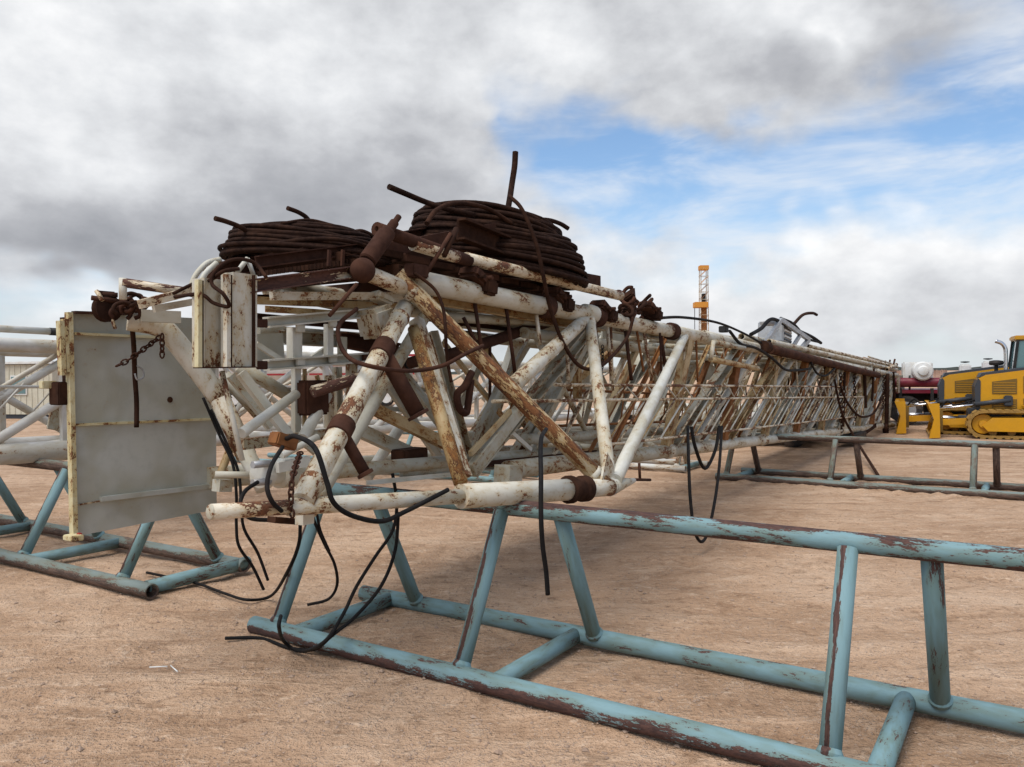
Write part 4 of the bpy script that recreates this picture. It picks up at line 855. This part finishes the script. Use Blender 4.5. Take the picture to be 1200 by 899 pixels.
# fine clutter: hanging tails, tie rods and a second, inner ladder
INL = thing('ladder', 'rusted inner ladder inside the mast truss behind the outer one', 'ladder', K(4, .45, zb(4)+.35))
for zo in (.35, .75): tube('rail', K(3.6, .45, zb(3.6)+zo), K(24, .45, zb(24)+zo), .016, m_rust2, INL, n=8)
for k in range(58): s = 3.8+.35*k; tube('rung', K(s, .45, zb(s)+.35), K(s+.12, .45, zb(s)+.75), .011, m_wornpipe if k % 2 else m_rust2, INL, n=6)
for k in range(30):
    s = 3.4+.66*k+rng.uniform(-.15, .15); L_ = rng.uniform(.25, .75); q = rng.uniform(-.10, .4)
    tube('hanger_rod', K(s, q, zt(s)-.06), K(s+rng.uniform(-.05, .25), q, zt(s)-.06-L_), rng.uniform(.010, .018), [m_rust, m_wornpipe, m_rust2][k % 3], MAST, n=6)
for k in range(34):
    s = 3.2+.6*k; q = rng.uniform(.1, 1.1); s2_ = s+rng.uniform(.5, 1.6)
    tube('tie_rod', K(s, q, zb(s)+rng.uniform(.05, .5)), K(s2_, min(QW, q+rng.uniform(-.2, .4)), zt(s2_)-rng.uniform(.05, .5)), rng.uniform(.010, .022), [m_rust2, m_clean, m_ochre, m_rust][k % 4], MAST, n=6)
for k in range(22):
    s = 4.2+.8*k; beam('web_angle', K(s, .12, zb(s)+.06), K(s+1.5+.05*s, .12, zt(s)-.12), .045, .045, [m_rust2, m_clean, m_ochre][k % 3], MAST, U.cross(V), 'angle', .008)
# weld beads at the main joints
def weld(p, ax, r, mat): lathe('weld_bead', p, ax, [(r*.96, -.025), (r*1.10, -.010), (r*1.14, .004), (r*1.05, .018), (r*.96, .03)], mat, MAST, 18)
for a_, b_, r in ((T1, N1, .058), (T2, N1, .058), (N1, T0, .066), (N1, T1, .058), (N1, T2, .058), (T0, N1, .066), (pa1, pa2, .066), (pa2, pa1, .066)): ax_ = (b_-a_).normalized(); weld(a_+ax_*.16, ax_, r, m_white2)
# bits lying on the dirt
for i, (x1, y1, x2, y2) in enumerate(((175, 782, 196, 781), (200, 780, 208, 787))):
    tag(tube('splinter', gz(x1, y1, .008), gz(x2, y2, .012), .0045, m_tank, None, n=5), 'pale splinter lying on bare dirt' if i == 0 else 'short pale splinter lying beside a longer one on dirt', 'splinter')
# ------------------------------------------------------------------ bulldozers
EXT = extrude
def dozer(label, blade_pt, hd, stack=True):
    f = hd.normalized(); l = Vector((-f.y, f.x, 0))           # l = machine's left, the side facing the yard
    if l.y > 0: l = -l
    kk = 1.08; o = blade_pt - f*2.55 - l*.75
    def extrude(nm, poly, p, ax, ay, th, mat, par=None): return EXT(nm, [(x*kk, y*kk) for x, y in poly], p, ax, ay, th*kk, mat, par)
    D = thing('bulldozer', label, 'bulldozer', o, 'yellow bulldozers parked side by side')
    P = lambda a, b, c: o + f*(a*kk) + l*(b*kk) + Z*(c*kk)                   # a forward, b toward the near side, c up
    for sd in (1, -1):
        b = .72*sd
        # track belt: stadium outline
        path = []
        for k in range(9): a = math.pi/2+math.pi*k/8; path.append((-1.28+.34*math.cos(a)*1.0, .40+.36*math.sin(a)))
        for k in range(9): a = -math.pi/2+math.pi*k/8; path.append((1.12+.34*math.cos(a), .38+.35*math.sin(a)))
        belt = [(x, z) for x, z in path]; inner = [(x*.95-.0, .39+(z-.39)*.84) for x, z in path]
        n = len(belt); vs = []; fs = []
        for (x, z) in belt: vs += [P(x, b-.23, z), P(x, b+.23, z)]
        for (x, z) in inner: vs += [P(x, b-.23, z), P(x, b+.23, z)]
        for i in range(n):
            j = (i+1) % n; fs += [(2*i, 2*j, 2*j+1, 2*i+1), (2*n+2*i+1, 2*n+2*j+1, 2*n+2*j, 2*n+2*i), (2*i+1, 2*j+1, 2*n+2*j+1, 2*n+2*i+1), (2*j, 2*i, 2*n+2*i, 2*n+2*j)]
        tr = mesh('track', vs, fs, m_track, D)
        L = [0]
        for i in range(n): x, z = belt[i]; x2, z2_ = belt[(i+1) % n]; L.append(L[-1]+math.hypot(x2-x, z2_-z))
        cnt = 38
        for k in range(cnt):
            t = L[-1]*k/cnt; i = max(j for j in range(n) if L[j] <= t); x, z = belt[i]; x2, z2_ = belt[(i+1) % n]; w = (t-L[i])/(L[i+1]-L[i])
            c = (x+(x2-x)*w, z+(z2_-z)*w); tg = Vector((x2-x, z2_-z)).normalized(); tw = f*tg.x+Z*tg.y; nm = f*(tg.y)+Z*(-tg.x)
            box('track_shoe', P(c[0], b, c[1])+nm*.012, tw, l, nm, .13, .50, .035, m_track, tr)
        extrude('track_frame', [(-1.0, .20), (1.0, .20), (1.12, .34), (.9, .55), (-.8, .58), (-1.05, .40)], P(0, b+.10*sd, 0), f, Z, .30, m_cat, D)
        lathe('sprocket', P(-1.28, b-.02, .40), l, [(.06, 0), (.28, .0), (.30, .06), (.28, .12), (.14, .14), (.12, .22), (.06, .23)], m_cat, D, 18)
        lathe('idler', P(1.10, b-.02, .38), l, [(.06, 0), (.27, .0), (.29, .06), (.27, .12), (.12, .13), (.10, .2), (.05, .2)], m_cat, D, 18)
        for k in range(5): lathe('roller', P(-.8+.42*k, b-.12, .17), l, [(.03, 0), (.10, .0), (.10, .26), (.03, .27)], m_track, D, 12)
        extrude('push_arm', [(.2, .42), (2.15, .30), (2.15, .46), (.2, .60)], P(0, .42*sd, 0), f, Z, .12, m_cat, D)
        tube('lift_cylinder', P(.45, .52*sd, 1.0), P(1.25, .50*sd, .88), .065, m_mgrey, D, n=12); tube('lift_rod', P(1.2, .50*sd, .885), P(2.12, .46*sd, .74), .032, m_chrome, D, n=10); box('cylinder_bracket', P(.50, .46*sd, .98), f, l, Z, .22, .20, .30, m_mgrey, D, .03)
        tube('tilt_cylinder', P(.9, .25*sd, .52), P(1.6, .25*sd, .50), .055, m_mgrey, D, n=12); tube('tilt_rod', P(1.55, .25*sd, .5), P(2.25, .25*sd, .5), .03, m_chrome, D, n=10)
    # hood, nose, grille
    hood = extrude('engine_hood', [(1.12, .62), (1.14, 1.30), (1.20, 1.55), (1.0, 1.66), (-.45, 1.86), (-.45, .62)], P(0, 0, 0), f, Z, .86, m_cat, D)
    extrude('hood_top', [(1.16, 1.60), (1.10, 1.71), (-.45, 1.93), (-.45, 1.81), (.98, 1.62)], P(0, 0, 0), f, Z, .80, m_mgrey, D)
    extrude('nose_guard', [(1.13, .62), (1.24, .70), (1.26, 1.35), (1.18, 1.58), (1.12, 1.5)], P(0, 0, 0), f, Z, .90, m_mgrey, D)
    for sd in (1, -1):
        y = .435*sd
        for x0, x1, z0, z1, z2_ in ((.30, .86, 1.16, 1.56, 1.48), (.30, .86, .78, 1.02, 1.02), (-.38, .16, 1.18, 1.70, 1.62), (-.38, .16, .78, 1.04, 1.04)):
            g = extrude('grille', [(x0, z0), (x1, z0), (x1, z2_), (x0, z1)], P(0, y, 0), f, Z, .02, m_catd, D)
            for k in range(5): zz = z0+(z2_-z0)*(k+.5)/5; box('grille_slat', P((x0+x1)/2, y+.014*sd, zz), f, l, Z, (x1-x0)*.96, .008, .012, m_cat, g)
        extrude('fender', [(-1.5, .82), (.2, .80), (.2, .86), (-1.5, .90)], P(0, .70*sd, 0), f, Z, .46, m_cat, D)
        extrude('hood_badge', [(-.30, 1.28), (-.20, 1.36), (-.10, 1.28), (-.20, 1.20)], P(-.0, .448*sd, .08), f, Z, .008, m_redstripe, D)
    # cab
    extrude('cab_base', [(-.45, .62), (-.45, 1.30), (-1.45, 1.30), (-1.60, .62)], P(0, 0, 0), f, Z, 1.05, m_cat, D)
    cab = extrude('cab_glass', [(-.52, 1.30), (-.66, 2.58), (-1.50, 2.58), (-1.46, 1.30)], P(0, 0, 0), f, Z, 1.10, m_glass, D)
    for x0, z0, x1, z1 in ((-.50, 1.28, -.65, 2.60), (-1.47, 1.28, -1.52, 2.60), (-1.0, 1.28, -1.05, 2.60)):
        for sd in (1, -1): beam('cab_post', P(x0, .555*sd, z0), P(x1, .555*sd, z1), .075, .06, m_black, D, f)
    box('cab_roof', P(-1.08, 0, 2.66), f, l, Z, 1.10, 1.30, .14, m_cat, D, .03)
    box('rear_tank', P(-1.75, 0, 1.0), f, l, Z, .45, .95, .62, m_cat, D, .04)
    if stack: hose('exhaust_stack', [P(.52, .15, 1.72), P(.52, .15, 2.2), P(.54, .15, 2.38), P(.62, .15, 2.50), P(.76, .15, 2.56)], .055, m_chrome, D, 6, 12)
    if stack: lathe('precleaner', P(.72, -.05, 1.70), Z, [(.05, 0), (.05, .22), (.17, .24), (.19, .30), (.17, .36), (.05, .38)], m_black, D, 18)
    # curved blade
    prof = [(2.30, .02), (2.22, .12), (2.17, .35), (2.19, .58), (2.27, .78), (2.38, .90)]; pts = prof+[(x-.07, z) for x, z in reversed(prof)]
    extrude('blade', pts, P(0, 0, 0), f, Z, 2.35, m_cat, D); box('cutting_edge', P(2.32, 0, .05), f*.8-Z*.5, l, Z*.8+f*.5, .04, 2.36, .16, m_track, D)
    for b in (-.8, 0, .8): box('blade_rib', P(2.08, b, .45), f, l, Z, .12, .10, .62, m_catd, D)
    for sd in (1, -1): extrude('blade_end', [(2.10, .02), (2.36, .0), (2.25, .5), (2.40, .92), (2.12, .92)], P(0, 1.18*sd, 0), f, Z, .03, m_cat, D)
    box('belly', P(.2, 0, .55), f, l, Z, 2.6, .70, .45, m_mgrey, D, .03); hose('hydraulic_hose', [P(1.2, .3, 1.0), P(1.7, .35, .85), P(1.9, .3, .95), P(2.1, .3, .7)], .025, m_rubber, D)
    return D
HD = Vector((-.90, .43, 0))
dozer('yellow bulldozer with its cab and exhaust standing clear of its neighbour', gz(1088, 512), HD)
dozer('yellow bulldozer half hidden behind the other one, blade by maroon truck', gz(1050, 507), HD, False)

# ------------------------------------------------------------------ wheels
def wheel(c, ax, R, w, parent, rim_mat):
    ty = lathe('tyre', c-ax*w/2, ax, [(R*.58, 0), (R*.80, -.005), (R*.97, w*.12), (R, w*.3), (R, w*.7), (R*.97, w*.88), (R*.80, w+.005), (R*.58, w)], m_tyre, parent, 28)
    lathe('rim', c-ax*(w/2+.012), ax, [(R*.10, -.02), (R*.16, .0), (R*.18, .09), (R*.46, .11), (R*.52, .03), (R*.585, 0), (R*.585, w+.02), (R*.3, w+.02)], rim_mat, ty, 24)
    for k in range(8):
        a = k*math.pi/4; x = Z*math.sin(a)+ax.cross(Z)*math.cos(a); lathe('lug_nut', c-ax*(w/2+.02)+x*R*.28, -ax, [(.02, -.06), (.02, -.02), (.01, 0)], m_steel, ty, 6)
# maroon oilfield truck behind the dozers
g0 = gz(1062, 498); fx = Vector((.93, -.36, 0)).normalized(); lx = Vector((fx.y, -fx.x, 0)); lx = -lx if lx.y > 0 else lx
TR = thing('pump_truck', 'maroon and black oilfield pump truck with white drum behind the bulldozers', 'truck', g0)
def TP(a, b, c): return g0+fx*a+lx*b+Z*c
for a in (0, 1.25, 5.6): 
    for b in (0, -2.1): wheel(TP(a, b, .52), lx, .52, .3, TR, m_steel)
box('chassis', TP(2.6, -1.05, .95), fx, lx, Z, 8.4, .9, .28, m_black, TR, .02); box('deck', TP(1.8, -1.05, 1.18), fx, lx, Z, 6.8, 2.4, .14, m_maroon, TR, .02)
for a in (-1.2, -.2, .8, 1.8, 2.8, 3.8): box('deck_bracket', TP(a, .1, 1.05), fx, lx, Z, .10, .12, .5, m_black, TR); tube('rail_post', TP(a+.3, .1, 1.2), TP(a+.3, .1, 1.75), .035, m_black, TR, n=8)
tube('suction_pipe', TP(-1.2, .05, 1.50), TP(2.4, .05, 1.50), .17, m_maroon, TR); box('pump_case', TP(2.7, -.1, 1.55), fx, lx, Z, 1.0, .8, .55, m_maroon, TR, .05); lathe('pump_flange', TP(2.7, .3, 1.55), lx, [(.05, 0), (.22, 0), (.22, .08), (.1, .12)], m_maroon, TR)
lathe('drum', TP(.5, -.6, 1.9), lx, [(.1, 0), (.30, 0), (.33, .05), (.33, .9), (.29, .95), (.19, .97), (.15, 1.03), (.08, 1.05)], m_tank, TR, 26); box('drum_frame', TP(.4, -.6, 1.85), fx, lx, Z, .95, .7, .75, m_tank, TR, .05)
for a, h in ((1.9, .35), (2.6, .45), (3.2, .3)): box('valve_body', TP(a, -.5, 1.78+h/2), fx, lx, Z, .35, .35, h, m_tank, TR, .05); lathe('valve_wheel', TP(a, -.5, 1.82+h), Z, [(.02, 0), (.14, .02), (.14, .05), (.02, .06)], m_black, TR, 14)
box('hood', TP(6.2, -1.05, 1.35), fx, lx, Z, 1.5, 1.7, 1.0, m_maroon, TR, .08); cb = box('cab', TP(4.6, -1.05, 1.8), fx, lx, Z, 1.5, 2.2, 1.5, m_tank, TR, .08); box('cab_window', TP(4.6, .06, 2.15), fx, lx, Z, .9, .02, .5, m_glass, cb); tube('exhaust', TP(3.7, -.1, 1.2), TP(3.7, -.1, 2.65), .07, m_steel, TR)
# flatbed trailer glimpsed beneath the mast
g1 = gz(931, 524); f1 = Vector((-.86, .5, 0)).normalized(); l1 = Vector((-f1.y, f1.x, 0)); l1 = -l1 if l1.y > 0 else l1
TL = thing('flatbed_trailer', 'white flatbed trailer with aluminium wheels seen beneath the mast', 'trailer', g1)
def LP(a, b, c): return g1+f1*a+l1*b+Z*c
for a in (0, 1.0):
    for b in (0, -1.9): wheel(LP(a, b, .40), l1, .40, .24, TL, m_tank)
box('bed', LP(2.9, -.95, .80), f1, l1, Z, 6.4, 2.1, .12, m_tank, TL, .01); box('side_beam', LP(2.9, .05, .68), f1, l1, Z, 6.4, .08, .16, m_black, TL); box('side_beam', LP(2.9, -1.95, .68), f1, l1, Z, 6.4, .08, .16, m_black, TL)
extrude('fender', [(-.28, .74), (-.25, .87), (1.45, .87), (1.6, .74)], LP(0, .05, 0), f1, Z, .3, m_tank, TL); box('tail_board', LP(-.34, -.95, .62), f1, l1, Z, .08, 2.1, .25, m_black, TL)
box('tool_box', LP(2.4, -.0, .50), f1, l1, Z, .7, .4, .32, m_black, TL, .02)
for k in range(4): tube('loaded_pipe', LP(-.2, -.3-.35*k, .95), LP(5.6, -.3-.35*k, .95), .09, m_clean, TL, bore=.07)

# ------------------------------------------------------------------ far things
def far_ground(x, d): r_ = ray(x, 432); return Vector((r_.x*d, r_.y*d, 0))
# derrick
db = far_ground(825, 230); DR = thing('derrick', 'tall orange topped drilling derrick far beyond the yard', 'derrick', db)
hT = 31.0; w = 1.15
def DP(a, b, z): return db+Vector((a*w, b*w, z))
for a in (-1, 1):
    for b in (-1, 1): tube('derrick_leg', DP(a, b, 0), DP(a*.85, b*.85, hT), .13, m_wornpipe, DR, n=6)
for i in range(14):
    z0 = hT*i/14; z1 = hT*(i+1)/14
    for b in (-1, 1): tube('derrick_brace', DP(-1, b, z0), DP(1, b, z1), .07, m_orange if i > 11 else m_rust2, DR, n=5); tube('derrick_brace', DP(-1, b, z1), DP(1, b, z1), .07, m_wornpipe, DR, n=5)
box('crown_block', db+Z*(hT+.2), Vector((1, 0, 0)), Vector((0, 1, 0)), Z, 2.6, 2.4, 1.3, m_orange, DR, .1)
box('monkey_board', db+Vector((-.9, 0, 20.6)), Vector((1, 0, 0)), Vector((0, 1, 0)), Z, 3.8, 3.0, 1.6, m_orange, DR, .1); box('racked_pipe', db+Z*10, Vector((1, 0, 0)), Vector((0, 1, 0)), Z, 1.5, 1.2, 21, m_rust2, DR); tube('escape_line', db+Vector((-2.6, 0, 0)), db+Vector((-2.6, 0, 20)), .10, m_black, DR, n=5)
box('top_drive', db+Z*22.6, Vector((1, 0, 0)), Vector((0, 1, 0)), Z, 1.0, 1.0, 2.6, m_black, DR, .1); box('rig_floor', db+Z*2.4, Vector((1, 0, 0)), Vector((0, 1, 0)), Z, 9, 7, .8, m_farwall, DR); box('rig_skirt', db+Z*1.0, Vector((1, 0, 0)), Vector((0, 1, 0)), Z, 7, 6, 2.0, m_black, DR)
# cream office trailer at the left
g2 = gz(62, 491); bx = Vector((.97, -.22, 0)).normalized(); by = Vector((-bx.y, bx.x, 0)); OF = thing('office_trailer', 'cream metal sided office trailer behind the clean white mast', 'building', g2)
def OP(a, b, c): return g2+bx*a+by*b+Z*c
box('wall', OP(-6, 1.5, 1.35), bx, by, Z, 12, 3.0, 2.3, m_cream, OF); box('roof', OP(-6, 1.5, 2.58), bx, by, Z, 12.3, 3.3, .12, m_tank, OF, .02); box('skirting', OP(-6, 1.5, .12), bx, by, Z, 11.9, 2.9, .24, m_mgrey, OF)
for k in range(38): box('siding_rib', OP(-.2-.31*k, -.01, 1.35), bx, by, Z, .05, .03, 2.26, m_cream, OF)
for a in (-1.8, -5.5, -9): wn = box('window', OP(a, -.03, 1.55), bx, by, Z, .9, .05, .9, m_tank, OF); box('pane', OP(a, -.06, 1.55), bx, by, Z, .78, .02, .78, m_glass, wn)
dr = box('door', OP(-3.6, -.03, 1.15), bx, by, Z, .9, .06, 1.95, m_tank, OF); box('handle', OP(-3.3, -.08, 1.1), bx, by, Z, .1, .06, .04, m_black, dr)
# red and white striped tank trailer
g3 = gz(350, 478); sx = Vector((.98, .15, 0)).normalized(); sy = Vector((-sx.y, sx.x, 0)); ST = thing('tank_trailer', 'white tank trailer with red stripes seen through the base frame', 'tank trailer', g3)
def SP(a, b, c): return g3+sx*a+sy*b+Z*c
tube('tank', SP(-4.5, 1.2, 2.5), SP(8, 1.2, 2.5), 1.15, m_tank, ST, n=28)
for z, hh in ((3.0, .16), (2.45, .12), (1.95, .14)):
    for a in range(5): y = math.sqrt(max(.01, 1.15**2-(z-2.5)**2)); box('stripe', SP(-3.2+2.5*a, 1.2-y-.004, z), sx, sy, Z, 2.4, .03, hh, m_redstripe, ST)
box('frame', SP(1.7, 1.2, 1.15), sx, sy, Z, 12.5, 1.0, .25, m_black, ST)
for a in (-3.6, -2.3, 5, 6.3): wheel(SP(a, .1, .5), -sy if sy.y > 0 else sy, .5, .3, ST, m_tank); wheel(SP(a, 2.3, .5), -sy if sy.y > 0 else sy, .5, .3, ST, m_tank)
for a in (-4.4, 7.9): lathe('tank_head', SP(a, 1.2, 2.5), sx*(1 if a > 0 else -1), [(1.15, 0), (1.0, .2), (.6, .35), (.1, .4)], m_tank, ST, 28)
# low scrub ridge on the horizon and a red earth bank
def ridge(name, x0, x1, d, hgt, mat, seed, rough=.5, dep=25):
    rg = np.random.default_rng(seed); n = 240; vs = []; fs = []
    for i in range(n+1):
        x = x0+(x1-x0)*i/n; p = far_ground(x, d); q_ = far_ground(x, d+dep); h_ = hgt*(1-rough*rg.random())
        vs += [p-Z*.3, p.lerp(q_, .35)+Z*h_, q_+Z*(-.3)]
    for i in range(n): fs += [(3*i, 3*i+3, 3*i+4, 3*i+1), (3*i+1, 3*i+4, 3*i+5, 3*i+2)]
    o = mesh(name, vs, fs, mat); o['kind'] = 'structure'; return o
ridge('hills', -900, 2400, 620, 3.4, m_far, 11); ridge('hills', 1035, 1110, 150, 1.75, m_farwall, 12, .15)
